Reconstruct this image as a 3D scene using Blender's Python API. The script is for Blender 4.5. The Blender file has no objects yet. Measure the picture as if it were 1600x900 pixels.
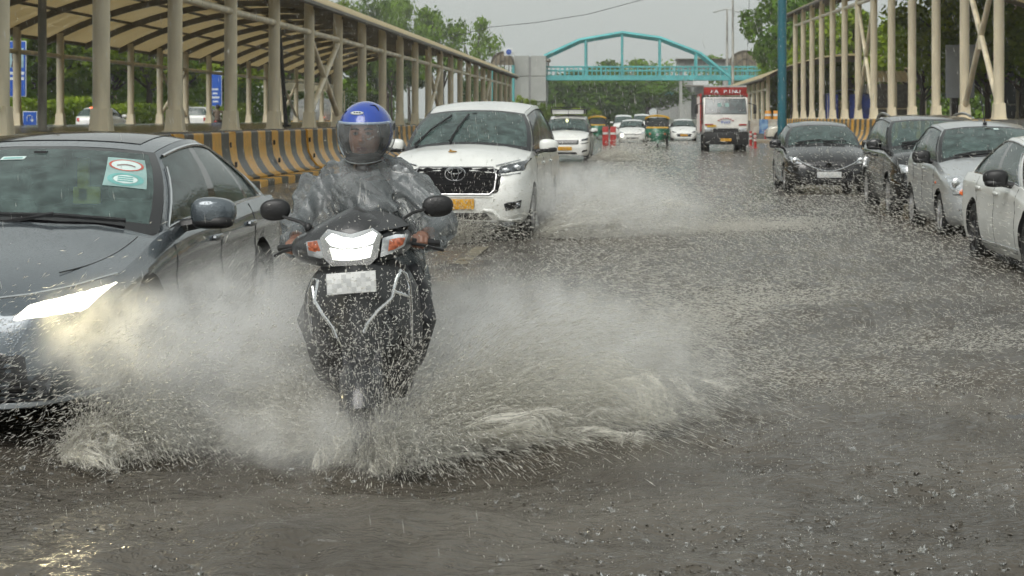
import bpy, bmesh, math, random
import numpy as np
from mathutils import Vector, Matrix
R = math.radians
random.seed(7); rng = np.random.default_rng(11)
SC = bpy.context.scene
COL = SC.collection
# ------------------------------------------------------------------ camera
FPX, VPX, HZ, CAMH = 2800.0, 985.0, 184.0, 1.55
cam_d = bpy.data.cameras.new('camera'); cam = bpy.data.objects.new('camera', cam_d); COL.objects.link(cam)
cam.location = (0, 0, CAMH); cam.rotation_euler = (R(90), 0, 0)
cam_d.sensor_width = 36.0; cam_d.lens = 36.0*FPX/1600
cam_d.shift_x = -(VPX-800)/1600; cam_d.shift_y = -(450-HZ)/1600
cam_d.clip_start = 0.1; cam_d.clip_end = 6000
cam_d.dof.use_dof = True; cam_d.dof.focus_distance = 9.6; cam_d.dof.aperture_fstop = 9.0
SC.camera = cam
# ------------------------------------------------------------------ sky, sun, exposure
world = bpy.data.worlds.new('World'); SC.world = world; world.use_nodes = True
wn, wl = world.node_tree.nodes, world.node_tree.links
wn.clear()
sky = wn.new('ShaderNodeTexSky'); sky.sky_type = 'NISHITA'; sky.sun_disc = False
sky.sun_elevation = R(44); sky.sun_rotation = R(200); sky.air_density = 1.6; sky.dust_density = 6.0; sky.ozone_density = 1.0
hs = wn.new('ShaderNodeHueSaturation'); hs.inputs['Saturation'].default_value = 0.10; wl.new(sky.outputs[0], hs.inputs['Color'])
mx = wn.new('ShaderNodeMix'); mx.data_type = 'RGBA'; mx.inputs[0].default_value = 0.72     # overcast: an even grey layer of cloud over the clear sky
mx.inputs[7].default_value = (4.75, 5.13, 4.95, 1); wl.new(hs.outputs[0], mx.inputs[6])
bg = wn.new('ShaderNodeBackground'); bg.inputs[1].default_value = 0.1; wl.new(mx.outputs[2], bg.inputs[0])
wo = wn.new('ShaderNodeOutputWorld'); wl.new(bg.outputs[0], wo.inputs[0])
sun_d = bpy.data.lights.new('sun', 'SUN'); sun_d.energy = 1.5; sun_d.angle = R(40); sun_d.color = (1, .97, .92)
sun = bpy.data.objects.new('sun', sun_d); COL.objects.link(sun); sun.location = (10, -10, 40)
sun.rotation_euler = Vector((math.sin(R(200))*math.cos(R(44)), math.cos(R(200))*math.cos(R(44)), math.sin(R(44)))).to_track_quat('Z', 'Y').to_euler()
SC.view_settings.view_transform = 'Standard'; SC.view_settings.look = 'None'
SC.view_settings.exposure = 0.42; SC.view_settings.gamma = 1.0; SC.view_settings.use_curve_mapping = False
SC.render.engine = 'CYCLES'
SC.cycles.use_denoising = True
SC.cycles.max_bounces = 5; SC.cycles.diffuse_bounces = 2; SC.cycles.glossy_bounces = 3; SC.cycles.use_adaptive_sampling = True; SC.cycles.adaptive_threshold = .06; SC.cycles.adaptive_min_samples = 16; SC.cycles.time_limit = 900; SC.cycles.transparent_max_bounces = 40; SC.cycles.volume_bounces = 2
SC.cycles.sample_clamp_indirect = 4.0
SC.cycles.caustics_reflective = False; SC.cycles.caustics_refractive = False

def at(px, py, Y):
    "world point that stands at depth Y behind pixel (px, py) of the photograph"
    return Vector(((px-VPX)*Y/FPX, Y, CAMH-(py-HZ)*Y/FPX))

# ------------------------------------------------------------------ materials
MATS = {}
def mat(name, col=(.5, .5, .5), rough=.5, metal=0.0, var=.12, scale=6.0, bump=0.0, bscale=40.0, coat=0.0, emit=None, estr=0.0,
        trans=0.0, spec=.5, col2=None, fac=(.4, .65), detail=4.0, stretch=None, beads=0.0, alpha=1.0):
    if name in MATS: return MATS[name]
    m = bpy.data.materials.new(name); m.use_nodes = True
    n, l = m.node_tree.nodes, m.node_tree.links
    b = n['Principled BSDF']
    b.inputs['Roughness'].default_value = rough; b.inputs['Metallic'].default_value = metal
    b.inputs['Coat Weight'].default_value = coat; b.inputs['Coat Roughness'].default_value = .04
    b.inputs['Transmission Weight'].default_value = trans; b.inputs['Specular IOR Level'].default_value = spec
    b.inputs['Alpha'].default_value = alpha
    tc = n.new('ShaderNodeTexCoord'); src = tc.outputs['Object']
    if stretch:
        mp = n.new('ShaderNodeMapping'); mp.inputs['Scale'].default_value = stretch; l.new(src, mp.inputs[0]); src = mp.outputs[0]
    nz = n.new('ShaderNodeTexNoise'); nz.inputs['Scale'].default_value = scale; nz.inputs['Detail'].default_value = detail
    l.new(src, nz.inputs['Vector'])
    ramp = n.new('ShaderNodeValToRGB')
    c2 = col2 if col2 else tuple(min(1, c*(1+var)) for c in col)
    c1 = col if col2 else tuple(c*(1-var) for c in col)
    ramp.color_ramp.elements[0].position, ramp.color_ramp.elements[1].position = fac
    ramp.color_ramp.elements[0].color = (*c1, 1); ramp.color_ramp.elements[1].color = (*c2, 1)
    l.new(nz.outputs['Fac'], ramp.inputs[0]); l.new(ramp.outputs[0], b.inputs['Base Color'])
    if emit:
        b.inputs['Emission Color'].default_value = (*emit, 1); b.inputs['Emission Strength'].default_value = estr
    last = None
    if bump:
        nb = n.new('ShaderNodeTexNoise'); nb.inputs['Scale'].default_value = bscale; nb.inputs['Detail'].default_value = 3
        l.new(src, nb.inputs['Vector'])
        bp = n.new('ShaderNodeBump'); bp.inputs['Strength'].default_value = bump; bp.inputs['Distance'].default_value = .02
        l.new(nb.outputs['Fac'], bp.inputs['Height']); last = bp.outputs[0]
    if beads:      # rain beads standing on a wet surface
        v = n.new('ShaderNodeTexVoronoi'); v.inputs['Scale'].default_value = 75; l.new(tc.outputs['Object'], v.inputs['Vector'])
        r2 = n.new('ShaderNodeMapRange'); r2.inputs[1].default_value = 0.12; r2.inputs[2].default_value = 0.42; r2.inputs[3].default_value = 1; r2.inputs[4].default_value = 0
        l.new(v.outputs['Distance'], r2.inputs[0])
        bp2 = n.new('ShaderNodeBump'); bp2.inputs['Strength'].default_value = beads; bp2.inputs['Distance'].default_value = .004
        l.new(r2.outputs[0], bp2.inputs['Height'])
        if last: l.new(last, bp2.inputs['Normal'])
        last = bp2.outputs[0]
    if last: l.new(last, b.inputs['Normal']); 
    MATS[name] = m
    return m

def glass(name, tint=(.35, .45, .43), gloss=.9, wet=.15, film=.0, filmcol=(.5, .52, .5)):
    "a pane: tinted see-through, mirrors the sky by Fresnel, a film of rain on it"
    if name in MATS: return MATS[name]
    m = bpy.data.materials.new(name); m.use_nodes = True
    n, l = m.node_tree.nodes, m.node_tree.links; n.clear()
    tr = n.new('ShaderNodeBsdfTransparent'); tr.inputs[0].default_value = (*tint, 1)
    df = n.new('ShaderNodeBsdfDiffuse'); df.inputs[0].default_value = (*filmcol, 1)
    tc = n.new('ShaderNodeTexCoord')
    nz = n.new('ShaderNodeTexNoise'); nz.inputs['Scale'].default_value = 9; nz.inputs['Detail'].default_value = 6
    l.new(tc.outputs['Object'], nz.inputs['Vector'])
    fm = n.new('ShaderNodeMapRange'); fm.inputs[1].default_value = .35; fm.inputs[2].default_value = .75; fm.inputs[3].default_value = film*.5; fm.inputs[4].default_value = film*1.6
    l.new(nz.outputs['Fac'], fm.inputs[0])
    m1 = n.new('ShaderNodeMixShader'); l.new(fm.outputs[0], m1.inputs[0]); l.new(tr.outputs[0], m1.inputs[1]); l.new(df.outputs[0], m1.inputs[2])
    gl = n.new('ShaderNodeBsdfGlossy'); gl.inputs['Roughness'].default_value = .03; gl.inputs[0].default_value = (gloss, gloss, gloss, 1)
    fr = n.new('ShaderNodeFresnel'); fr.inputs[0].default_value = 1.5
    v = n.new('ShaderNodeTexVoronoi'); v.inputs['Scale'].default_value = 55; l.new(tc.outputs['Object'], v.inputs['Vector'])
    bp = n.new('ShaderNodeBump'); bp.inputs['Strength'].default_value = wet; bp.inputs['Distance'].default_value = .006
    l.new(v.outputs['Distance'], bp.inputs['Height']); l.new(bp.outputs[0], gl.inputs['Normal'])
    m2 = n.new('ShaderNodeMixShader'); l.new(fr.outputs[0], m2.inputs[0]); l.new(m1.outputs[0], m2.inputs[1]); l.new(gl.outputs[0], m2.inputs[2])
    o = n.new('ShaderNodeOutputMaterial'); l.new(m2.outputs[0], o.inputs[0])
    MATS[name] = m
    return m

# ------------------------------------------------------------------ objects
def tag(o, label=None, cat=None, group=None, kind=None):
    if label: o['label'] = label
    if cat: o['category'] = cat
    if group: o['group'] = group
    if kind: o['kind'] = kind
    return o
def thing(name, label, cat, loc=(0, 0, 0), rz=0.0, group=None, rx=0.0, ry=0.0):
    o = bpy.data.objects.new(name, None); COL.objects.link(o); o.empty_display_size = .2
    o.location = loc; o.rotation_euler = (rx, ry, rz)
    return tag(o, label, cat, group)
def copy_tree(o, parent=None):
    c = o.copy(); COL.objects.link(c); c.parent = parent
    for ch in o.children: copy_tree(ch, c)
    return c
def link_mesh(name, me, parent=None, loc=(0, 0, 0), rot=(0, 0, 0)):
    o = bpy.data.objects.new(name, me); COL.objects.link(o); o.parent = parent; o.location = loc; o.rotation_euler = rot
    return o

class MB:
    "collects shapes; build() links them as one mesh object"
    def __init__(s): s.v = []; s.f = []; s.mi = []
    def add(s, vs, fs, mi=0):
        b = len(s.v); s.v += [tuple(p) for p in vs]; s.f += [tuple(b+i for i in f) for f in fs]; s.mi += [mi]*len(fs); return s
    def box(s, c, d, mi=0, rot=None, taper=1.0, bev=0.0):
        "centre, size; taper scales the top in x and y"
        hx, hy, hz = d[0]/2, d[1]/2, d[2]/2
        if bev:
            bm = bmesh.new(); bmesh.ops.create_cube(bm, size=1)
            for v in bm.verts:
                k = taper if v.co.z > 0 else 1
                v.co = Vector((v.co.x*d[0]*k, v.co.y*d[1]*k, v.co.z*d[2]))
            bmesh.ops.bevel(bm, geom=bm.edges[:], offset=bev, segments=2, profile=.6, affect='EDGES')
            vs = [v.co.copy() for v in bm.verts]; bm.verts.index_update(); fs = [[v.index for v in f.verts] for f in bm.faces]; bm.free()
        else:
            vs = [Vector((x*hx*(taper if z > 0 else 1), y*hy*(taper if z > 0 else 1), z*hz)) for z in (-1, 1) for y in (-1, 1) for x in (-1, 1)]
            fs = [(0, 2, 3, 1), (4, 5, 7, 6), (0, 1, 5, 4), (2, 6, 7, 3), (0, 4, 6, 2), (1, 3, 7, 5)]
        if rot is not None:
            M = rot if isinstance(rot, Matrix) else Matrix.Rotation(rot, 3, 'Z')
            vs = [M @ v for v in vs]
        c = Vector(c); return s.add([v+c for v in vs], fs, mi)
    def tube(s, pts, r, n=8, mi=0, cap=True, flat=1.0):
        "round bar through points; r may be a list"
        pts = [Vector(p) for p in pts]; m = len(pts); rs = r if isinstance(r, (list, tuple)) else [r]*m
        vs = []; prev = None
        for i, p in enumerate(pts):
            t = (pts[min(i+1, m-1)]-pts[max(i-1, 0)])
            t = t.normalized() if t.length > 1e-9 else Vector((0, 0, 1))
            if prev is None:
                a = Vector((0, 0, 1)) if abs(t.z) < .9 else Vector((1, 0, 0))
                prev = (a-t*a.dot(t)).normalized()
            else:
                prev = prev-t*prev.dot(t); prev = prev.normalized() if prev.length > 1e-6 else Vector((1, 0, 0))
            q = t.cross(prev)
            for k in range(n):
                a = 2*math.pi*k/n
                vs.append(p+(prev*math.cos(a)*flat+q*math.sin(a))*rs[i])
        fs = [(i*n+k, i*n+(k+1) % n, (i+1)*n+(k+1) % n, (i+1)*n+k) for i in range(m-1) for k in range(n)]
        if cap: fs += [tuple(range(n-1, -1, -1)), tuple((m-1)*n+k for k in range(n))]
        return s.add(vs, fs, mi)
    def lathe(s, prof, n=24, c=(0, 0, 0), axis='Z', mi=0, a0=0, a1=2*math.pi):
        "profile of (radius, height)"
        vs = []; full = abs(a1-a0-2*math.pi) < 1e-6; N = n if full else n+1
        for (r, h) in prof:
            for k in range(N):
                a = a0+(a1-a0)*k/n
                p = (r*math.cos(a), r*math.sin(a), h)
                if axis == 'X': p = (h, r*math.cos(a), r*math.sin(a))
                if axis == 'Y': p = (r*math.cos(a), h, r*math.sin(a))
                vs.append(Vector(p)+Vector(c))
        m = len(prof)
        fs = [(i*N+k, i*N+(k+1) % N, (i+1)*N+(k+1) % N, (i+1)*N+k) for i in range(m-1) for k in range(N if full else n)]
        return s.add(vs, fs, mi)
    def grid(s, fn, nu, nv, mi=0, close_u=False):
        "fn(u, v) for u, v in 0..1"
        vs = [fn(i/nu, j/nv) for j in range(nv+1) for i in range(nu+1)]
        fs = [(j*(nu+1)+i, j*(nu+1)+i+1, (j+1)*(nu+1)+i+1, (j+1)*(nu+1)+i) for j in range(nv) for i in range(nu)]
        return s.add(vs, fs, mi)
    def prism(s, poly, y0, y1, plane='XZ', mi=0):
        n = len(poly)
        def P(p, h): return {'XZ': (p[0], h, p[1]), 'YZ': (h, p[0], p[1]), 'XY': (p[0], p[1], h)}[plane]
        vs = [P(p, y0) for p in poly]+[P(p, y1) for p in poly]
        fs = [tuple(range(n)), tuple(range(2*n-1, n-1, -1))]+[(i, i+n, (i+1) % n+n, (i+1) % n) for i in range(n)]
        return s.add(vs, fs, mi)
    def ball(s, c, r, n=12, m=8, mi=0, sq=1.0):
        "ellipsoid, r a number or (rx, ry, rz); sq < 1 squares it off"
        rx, ry, rz = r if isinstance(r, (tuple, list)) else (r, r, r)
        def e(x): return math.copysign(abs(x)**sq, x)
        vs = []
        for j in range(m+1):
            b = -math.pi/2+math.pi*j/m
            for k in range(n):
                a = 2*math.pi*k/n
                vs.append((c[0]+rx*e(math.cos(b))*e(math.cos(a)), c[1]+ry*e(math.cos(b))*e(math.sin(a)), c[2]+rz*e(math.sin(b))))
        fs = [(j*n+k, j*n+(k+1) % n, (j+1)*n+(k+1) % n, (j+1)*n+k) for j in range(m) for k in range(n)]
        return s.add(vs, fs, mi)
    def mesh(s, name, mats, smooth=True, ang=38, weld=True):
        me = bpy.data.meshes.new(name); me.from_pydata(s.v, [], s.f)
        for m in (mats if isinstance(mats, (list, tuple)) else [mats]): me.materials.append(m)
        me.polygons.foreach_set('material_index', s.mi)
        bm = bmesh.new(); bm.from_mesh(me)
        if weld: bmesh.ops.remove_doubles(bm, verts=bm.verts, dist=1e-5)
        bmesh.ops.recalc_face_normals(bm, faces=bm.faces); bm.to_mesh(me); bm.free()
        if smooth:
            me.polygons.foreach_set('use_smooth', [True]*len(me.polygons)); me.set_sharp_from_angle(angle=R(ang))
        me.update(); return me
    def build(s, name, mats, parent=None, smooth=True, ang=38, loc=(0, 0, 0), rot=(0, 0, 0), weld=True):
        return link_mesh(name, s.mesh(name, mats, smooth, ang, weld), parent, loc, rot)

def curve_fn(pts):
    "smooth monotone interpolation through (x, y) points"
    xs = np.array([p[0] for p in pts], float); ys = np.array([p[1] for p in pts], float)
    h = np.diff(xs); d = np.diff(ys)/h; m = np.zeros(len(xs)); m[0], m[-1] = d[0], d[-1]
    for i in range(1, len(xs)-1):
        m[i] = 0 if d[i-1]*d[i] <= 0 else 2*d[i-1]*d[i]/(d[i-1]+d[i])
    def f(x):
        if x <= xs[0]: return float(ys[0])
        if x >= xs[-1]: return float(ys[-1])
        i = int(np.searchsorted(xs, x)-1); t = (x-xs[i])/h[i]
        return float(ys[i]*(1+2*t)*(1-t)**2+m[i]*h[i]*t*(1-t)**2+ys[i+1]*t*t*(3-2*t)+m[i+1]*h[i]*t*t*(t-1))
    return f
def text_mesh(body, size, depth=.004, font_scale=1.0):
    cu = bpy.data.curves.new('t', 'FONT'); cu.body = body; cu.size = size; cu.extrude = depth; cu.align_x = 'CENTER'; cu.align_y = 'CENTER'; cu.resolution_u = 2
    o = bpy.data.objects.new('t', cu); COL.objects.link(o)
    me = bpy.data.meshes.new_from_object(o.evaluated_get(bpy.context.evaluated_depsgraph_get()))
    bpy.data.objects.remove(o); bpy.data.curves.remove(cu)
    return me
def text(name, body, size, m, parent, loc, rot=(R(90), 0, 0), depth=.004, sx=1.0):
    me = text_mesh(body, size, depth); me.materials.clear(); me.materials.append(m)
    o = link_mesh(name, me, parent, loc, rot); o.scale = (sx, 1, 1); return o
# ------------------------------------------------------------------ vehicle materials
def paint(name, col, metal=.0, rough=.32, beads=.25): return mat(name, col, rough, metal, var=.05, scale=3, coat=.8, beads=beads)
M_black = mat('black_plastic', (.012, .012, .013), .42, var=.2, scale=20, beads=.2)
M_gloss = mat('gloss_black', (.008, .008, .009), .12, coat=.6)
M_inner = mat('cabin_dark', (.018, .018, .019), .8, var=.3)
M_seat = mat('seat_cloth', (.06, .06, .058), .85, var=.25, scale=12)
M_tyre = mat('tyre_rubber', (.014, .014, .014), .7, var=.3, scale=30, bump=.3, bscale=80)
M_rim = mat('alloy', (.45, .45, .46), .3, .9, var=.1)
M_rimd = mat('dark_alloy', (.08, .08, .085), .35, .8, var=.1)
M_chrome = mat('chrome', (.75, .76, .77), .12, 1.0, var=.05)
M_lens = mat('lamp_lens', (.55, .58, .6), .08, .55, var=.35, scale=28, coat=1.0)
M_lensd = mat('lamp_lens_smoked', (.1, .11, .12), .08, .6, var=.6, scale=22, coat=1.0)
M_orange = mat('indicator_lens', (.7, .14, .03), .15, 0, var=.25, scale=30, coat=1.0)
M_red = mat('tail_lens', (.45, .02, .015), .15, coat=1.0)
M_redlit = mat('tail_lit', (.5, .03, .02), .3, emit=(1, .12, .05), estr=4.0)
M_lampw = mat('headlamp_lit', (.9, .9, .85), .2, emit=(1, .95, .8), estr=1.7)
M_lampy = mat('lamp_warm_lit', (.9, .8, .5), .2, emit=(1, .78, .35), estr=5.0)
M_glass = glass('car_glass', tint=(.48, .62, .59), wet=.2, film=.34, filmcol=(.17, .25, .235))
M_glassd = glass('car_glass_dark', tint=(.16, .2, .2), wet=.15, film=.08, filmcol=(.3, .36, .35))
def plate_mat(name, a, b):
    "a plate whose characters are blurred into squares"
    if name in MATS: return MATS[name]
    m = bpy.data.materials.new(name); m.use_nodes = True; n, l = m.node_tree.nodes, m.node_tree.links
    tc = n.new('ShaderNodeTexCoord'); sn = n.new('ShaderNodeVectorMath'); sn.operation = 'SNAP'; sn.inputs[1].default_value = (.022, .3, .02)
    l.new(tc.outputs['Object'], sn.inputs[0]); w = n.new('ShaderNodeTexWhiteNoise'); w.noise_dimensions = '3D'; l.new(sn.outputs[0], w.inputs['Vector'])
    r = n.new('ShaderNodeValToRGB'); r.color_ramp.elements[0].color = (*b, 1); r.color_ramp.elements[1].color = (*a, 1); r.color_ramp.elements[1].position = .7
    l.new(w.outputs['Value'], r.inputs[0]); l.new(r.outputs[0], n['Principled BSDF'].inputs['Base Color']); n['Principled BSDF'].inputs['Roughness'].default_value = .4
    MATS[name] = m; return m
M_plw = plate_mat('white_plate', (.62, .63, .62), (.4, .41, .41))
M_ply = plate_mat('yellow_plate', (.62, .33, .02), (.42, .2, .02))

class Body:
    "lower body of a car as a box-like grid; y runs from the nose to the tail"
    QS = [1, .975, .92, .8, .62, .42, .2, 0]
    def __init__(s, P):
        s.P = P; s.L = P['L']; s.w = P['w']
        s.bot = curve_fn(P['bot']); s.top = curve_fn(P['top']); s.crown = curve_fn(P['crown'])
        s.nose = curve_fn(P['nose']); s.tail = curve_fn(P['tail'])
        s.secf = curve_fn(P.get('sec', [(0, .90), (.1, .955), (.3, .99), (.5, 1.0), (.68, .985), (.8, .992), (.92, .965), (1, .925)]))
        s.T = np.concatenate([np.linspace(0, .12, 6)**1.0, np.linspace(.16, .8, 12), np.linspace(.88, s.L-.8, 34), np.linspace(s.L-.74, s.L-.14, 10), np.linspace(s.L-.1, s.L, 5)])
    def hw(s, t):
        P = s.P; k = 1.0
        def pl(t, r, a, n): 
            if t >= r: return 1.0
            return a+(1-a)*(1-(1-t/r)**n)**(1/n)
        k = pl(t, P['rf'], P['af'], P.get('nf', 2.3))*pl(s.L-t, P['rr'], P['ar'], 2.3)
        return s.w*k
    def W(s, t, z):
        b, tp = s.bot(t), s.top(t); v = (z-b)/max(.01, tp-b)
        return s.hw(t)*s.secf(min(1, max(0, v)))
    def sh(s, t, z):
        y = t
        if t < .9: y += s.nose(z)*(1-t/.9)**2
        u = s.L-t
        if u < .8: y -= s.tail(z)*(1-u/.8)**2
        return y
    def zt(s, t, q):
        P = s.P; z = s.top(t)+s.crown(t)*(1-q*q)
        if t < P['yA']: z += P.get('crease', .0)*math.exp(-((q-.70)/.09)**2)*min(1, t/.4)
        return z
    def front_t(s, x, z):
        x = abs(x)
        for t in np.linspace(0, 1.6, 161):
            q = min(1, x/max(.05, s.W(t, s.top(t))))
            if s.W(t, min(z, s.top(t))) >= x and s.zt(t, q) >= z: return float(t)
        return 1.6
    def fp(s, x, z, off=0.0):
        t = s.front_t(x, z)
        # outward direction in plan, for the offset
        x2 = x-math.copysign(.02, x) if abs(x) > .03 else x
        dy = s.sh(s.front_t(x2, z), z)-s.sh(t, z); dx = x2-x
        n = Vector((-dy*1.0, dx, 0)) if dx else Vector((0, -1, 0))
        if dx:
            n = Vector((dy, -dx, 0)); 
            if n.y > 0: n = -n
            n.normalize()
        return Vector((x, s.sh(t, z), z))+n*off
    def rp(s, x, z, off=0.0):
        ax = abs(x)
        for u in np.linspace(0, 1.2, 121):
            t = s.L-u
            if s.W(t, min(z, s.top(t))) >= ax and s.zt(t, min(1, ax/max(.05, s.W(t, s.top(t))))) >= z: break
        return Vector((x, s.sh(t, z)+off, z))
    def side(s, y, z, sgn, off=0.0):
        return Vector((sgn*(s.W(y, z)+off), y, z))
    def mesh(s, m_paint):
        P = s.P; NV = 12; QS = s.QS; nq = len(QS); mb = MB(); bm = bmesh.new(); V = {}
        K = len(s.T); X = [q for q in QS]+[-q for q in QS[-2::-1]]      # lateral columns
        nx = len(X)
        cab0, cab1 = P['yA']+.02, P['yC']-.02
        def pt(k, i, j):
            t = float(s.T[k]); q = X[i]; v = j/NV; b, tp = s.bot(t), s.top(t)
            ztop = s.zt(t, abs(q))
            if j == NV and cab0 < t < cab1 and abs(q) < .95 and not P.get('notub'): ztop = s.top(t)-.32
            zbot = b+.02*(1-abs(q))
            z = zbot+(ztop-zbot)*v
            zz = b+(tp-b)*v
            return Vector((q*s.W(t, zz), s.sh(t, z), z))
        def vert(k, i, j):
            key = (k, i, j)
            if key not in V: V[key] = bm.verts.new(pt(k, i, j))
            return V[key]
        def face(vs, mi=0):
            try: f = bm.faces.new(vs); f.material_index = mi; f.smooth = True
            except ValueError: pass
        clad = P.get('clad', 0)
        for k in range(K-1):
            for j in range(NV):
                zc = s.bot(float(s.T[k]))+(s.top(float(s.T[k]))-s.bot(float(s.T[k])))*(j+.5)/NV
                mi = 2 if zc < clad else 0
                face([vert(k, 0, j), vert(k+1, 0, j), vert(k+1, 0, j+1), vert(k, 0, j+1)], mi)
                face([vert(k, nx-1, j+1), vert(k+1, nx-1, j+1), vert(k+1, nx-1, j), vert(k, nx-1, j)], mi)
            tm = .5*(s.T[k]+s.T[k+1])
            for i in range(nx-1):
                inner = cab0-.05 < tm < cab1+.05 and max(abs(X[i]), abs(X[i+1])) < .98
                face([vert(k, i, NV), vert(k+1, i, NV), vert(k+1, i+1, NV), vert(k, i+1, NV)], 1 if inner else 0)
                face([vert(k, i+1, 0), vert(k+1, i+1, 0), vert(k+1, i, 0), vert(k, i, 0)], 2)
        for k, fl in ((0, 0), (K-1, 1)):
            for i in range(nx-1):
                for j in range(NV):
                    vs = [vert(k, i, j), vert(k, i, j+1), vert(k, i+1, j+1), vert(k, i+1, j)]
                    zc = sum(v.co.z for v in vs)/4
                    face(vs[::-1] if fl else vs, 2 if zc < clad else 0)
        bmesh.ops.recalc_face_normals(bm, faces=bm.faces)
        me = bpy.data.meshes.new('car_body'); bm.to_mesh(me); bm.free()
        for m in (m_paint, M_inner, M_black): me.materials.append(m)
        # wheel arches
        cut = MB()
        for yw in (P['yf'], P['yr']):
            for sg in (-1, 1):
                x0 = sg*(s.w-.30); x1 = sg*(s.w+.2); ra = P['r']+P.get('gap', .055)
                cut.lathe([(0, x0), (ra, x0), (ra, x1), (0, x1)], 40, (0, yw, P['r']), 'X', 2)
        cm = cut.mesh('c', [m_paint, M_inner, M_black], weld=True)
        ob, co = link_mesh('b', me), link_mesh('c', cm)
        md = ob.modifiers.new('b', 'BOOLEAN'); md.object = co; md.operation = 'DIFFERENCE'; md.solver = 'EXACT'
        md.material_mode = 'INDEX'
        res = bpy.data.meshes.new_from_object(ob.evaluated_get(bpy.context.evaluated_depsgraph_get()))
        bpy.data.objects.remove(ob); bpy.data.objects.remove(co)
        if len(res.polygons) < 500: res = me
        res.polygons.foreach_set('use_smooth', [True]*len(res.polygons)); res.set_sharp_from_angle(angle=R(40))
        return res

WHEELS = {}
def wheel_meshes(r, tw, dark=False, spokes=5):
    key = (r, tw, dark, spokes)
    if key in WHEELS: return WHEELS[key]
    t = MB(); rr = r*.66
    t.lathe([(rr, -tw/2+.01), (rr+.01, -tw/2), (r-.035, -tw/2), (r-.01, -tw/2+.02), (r, -tw/2+.05), (r, tw/2-.05), (r-.01, tw/2-.02), (r-.035, tw/2), (rr+.01, tw/2), (rr, tw/2-.01)], 36, axis='X')
    m = MB()
    m.lathe([(rr, -.02), (rr-.005, tw/2), (rr-.03, tw/2-.01), (rr-.035, -.02)], 36, axis='X')
    m.lathe([(0, -.0), (rr-.02, 0)], 30, axis='X', mi=1)
    m.lathe([(0, tw/2-.015), (.05, tw/2-.02), (.065, tw/2-.05), (.065, 0)], 20, axis='X')
    for k in range(spokes):
        for d in (-.13, .13):
            a = 2*math.pi*k/spokes+d; a2 = 2*math.pi*k/spokes+d*1.5
            m.tube([(tw/2-.045, .05*math.cos(a), .05*math.sin(a)), (tw/2-.025, (rr-.03)*math.cos(a2), (rr-.03)*math.sin(a2))], [.024, .02], 6)
    WHEELS[key] = (t.mesh('tyre', M_tyre), m.mesh('rim', [M_rimd if dark else M_rim, M_black]))
    return WHEELS[key]
def add_wheel(root, x, y, z, r, tw, sg, dark=False, spokes=5, spin=.3):
    t, m = wheel_meshes(r, tw, dark, spokes)
    w = link_mesh('wheel', t, root, (x, y, z), (spin, 0, 0 if sg > 0 else math.pi))
    link_mesh('rim', m, w)

def puff(B, mb, quad, nx=10, nz=5, off=.012, mi=0, rear=False, mirror=True, sink=.006):
    "a lamp, grille or panel patch lying on the front of the body; quad = (x, z) corners bl, br, tr, tl"
    for sg in ((1, -1) if mirror else (1,)):
        def fn(u, v):
            a = Vector(quad[0]).lerp(Vector(quad[1]), u); b = Vector(quad[3]).lerp(Vector(quad[2]), u); p = a.lerp(b, v)
            e = min(u, 1-u, v, 1-v); o = -sink if e < 1e-6 else off
            return B.rp(p.x*sg, p.y, o) if rear else B.fp(p.x*sg, p.y, o)
        mb.grid(fn, nx, nz, mi)
    return mb

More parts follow.
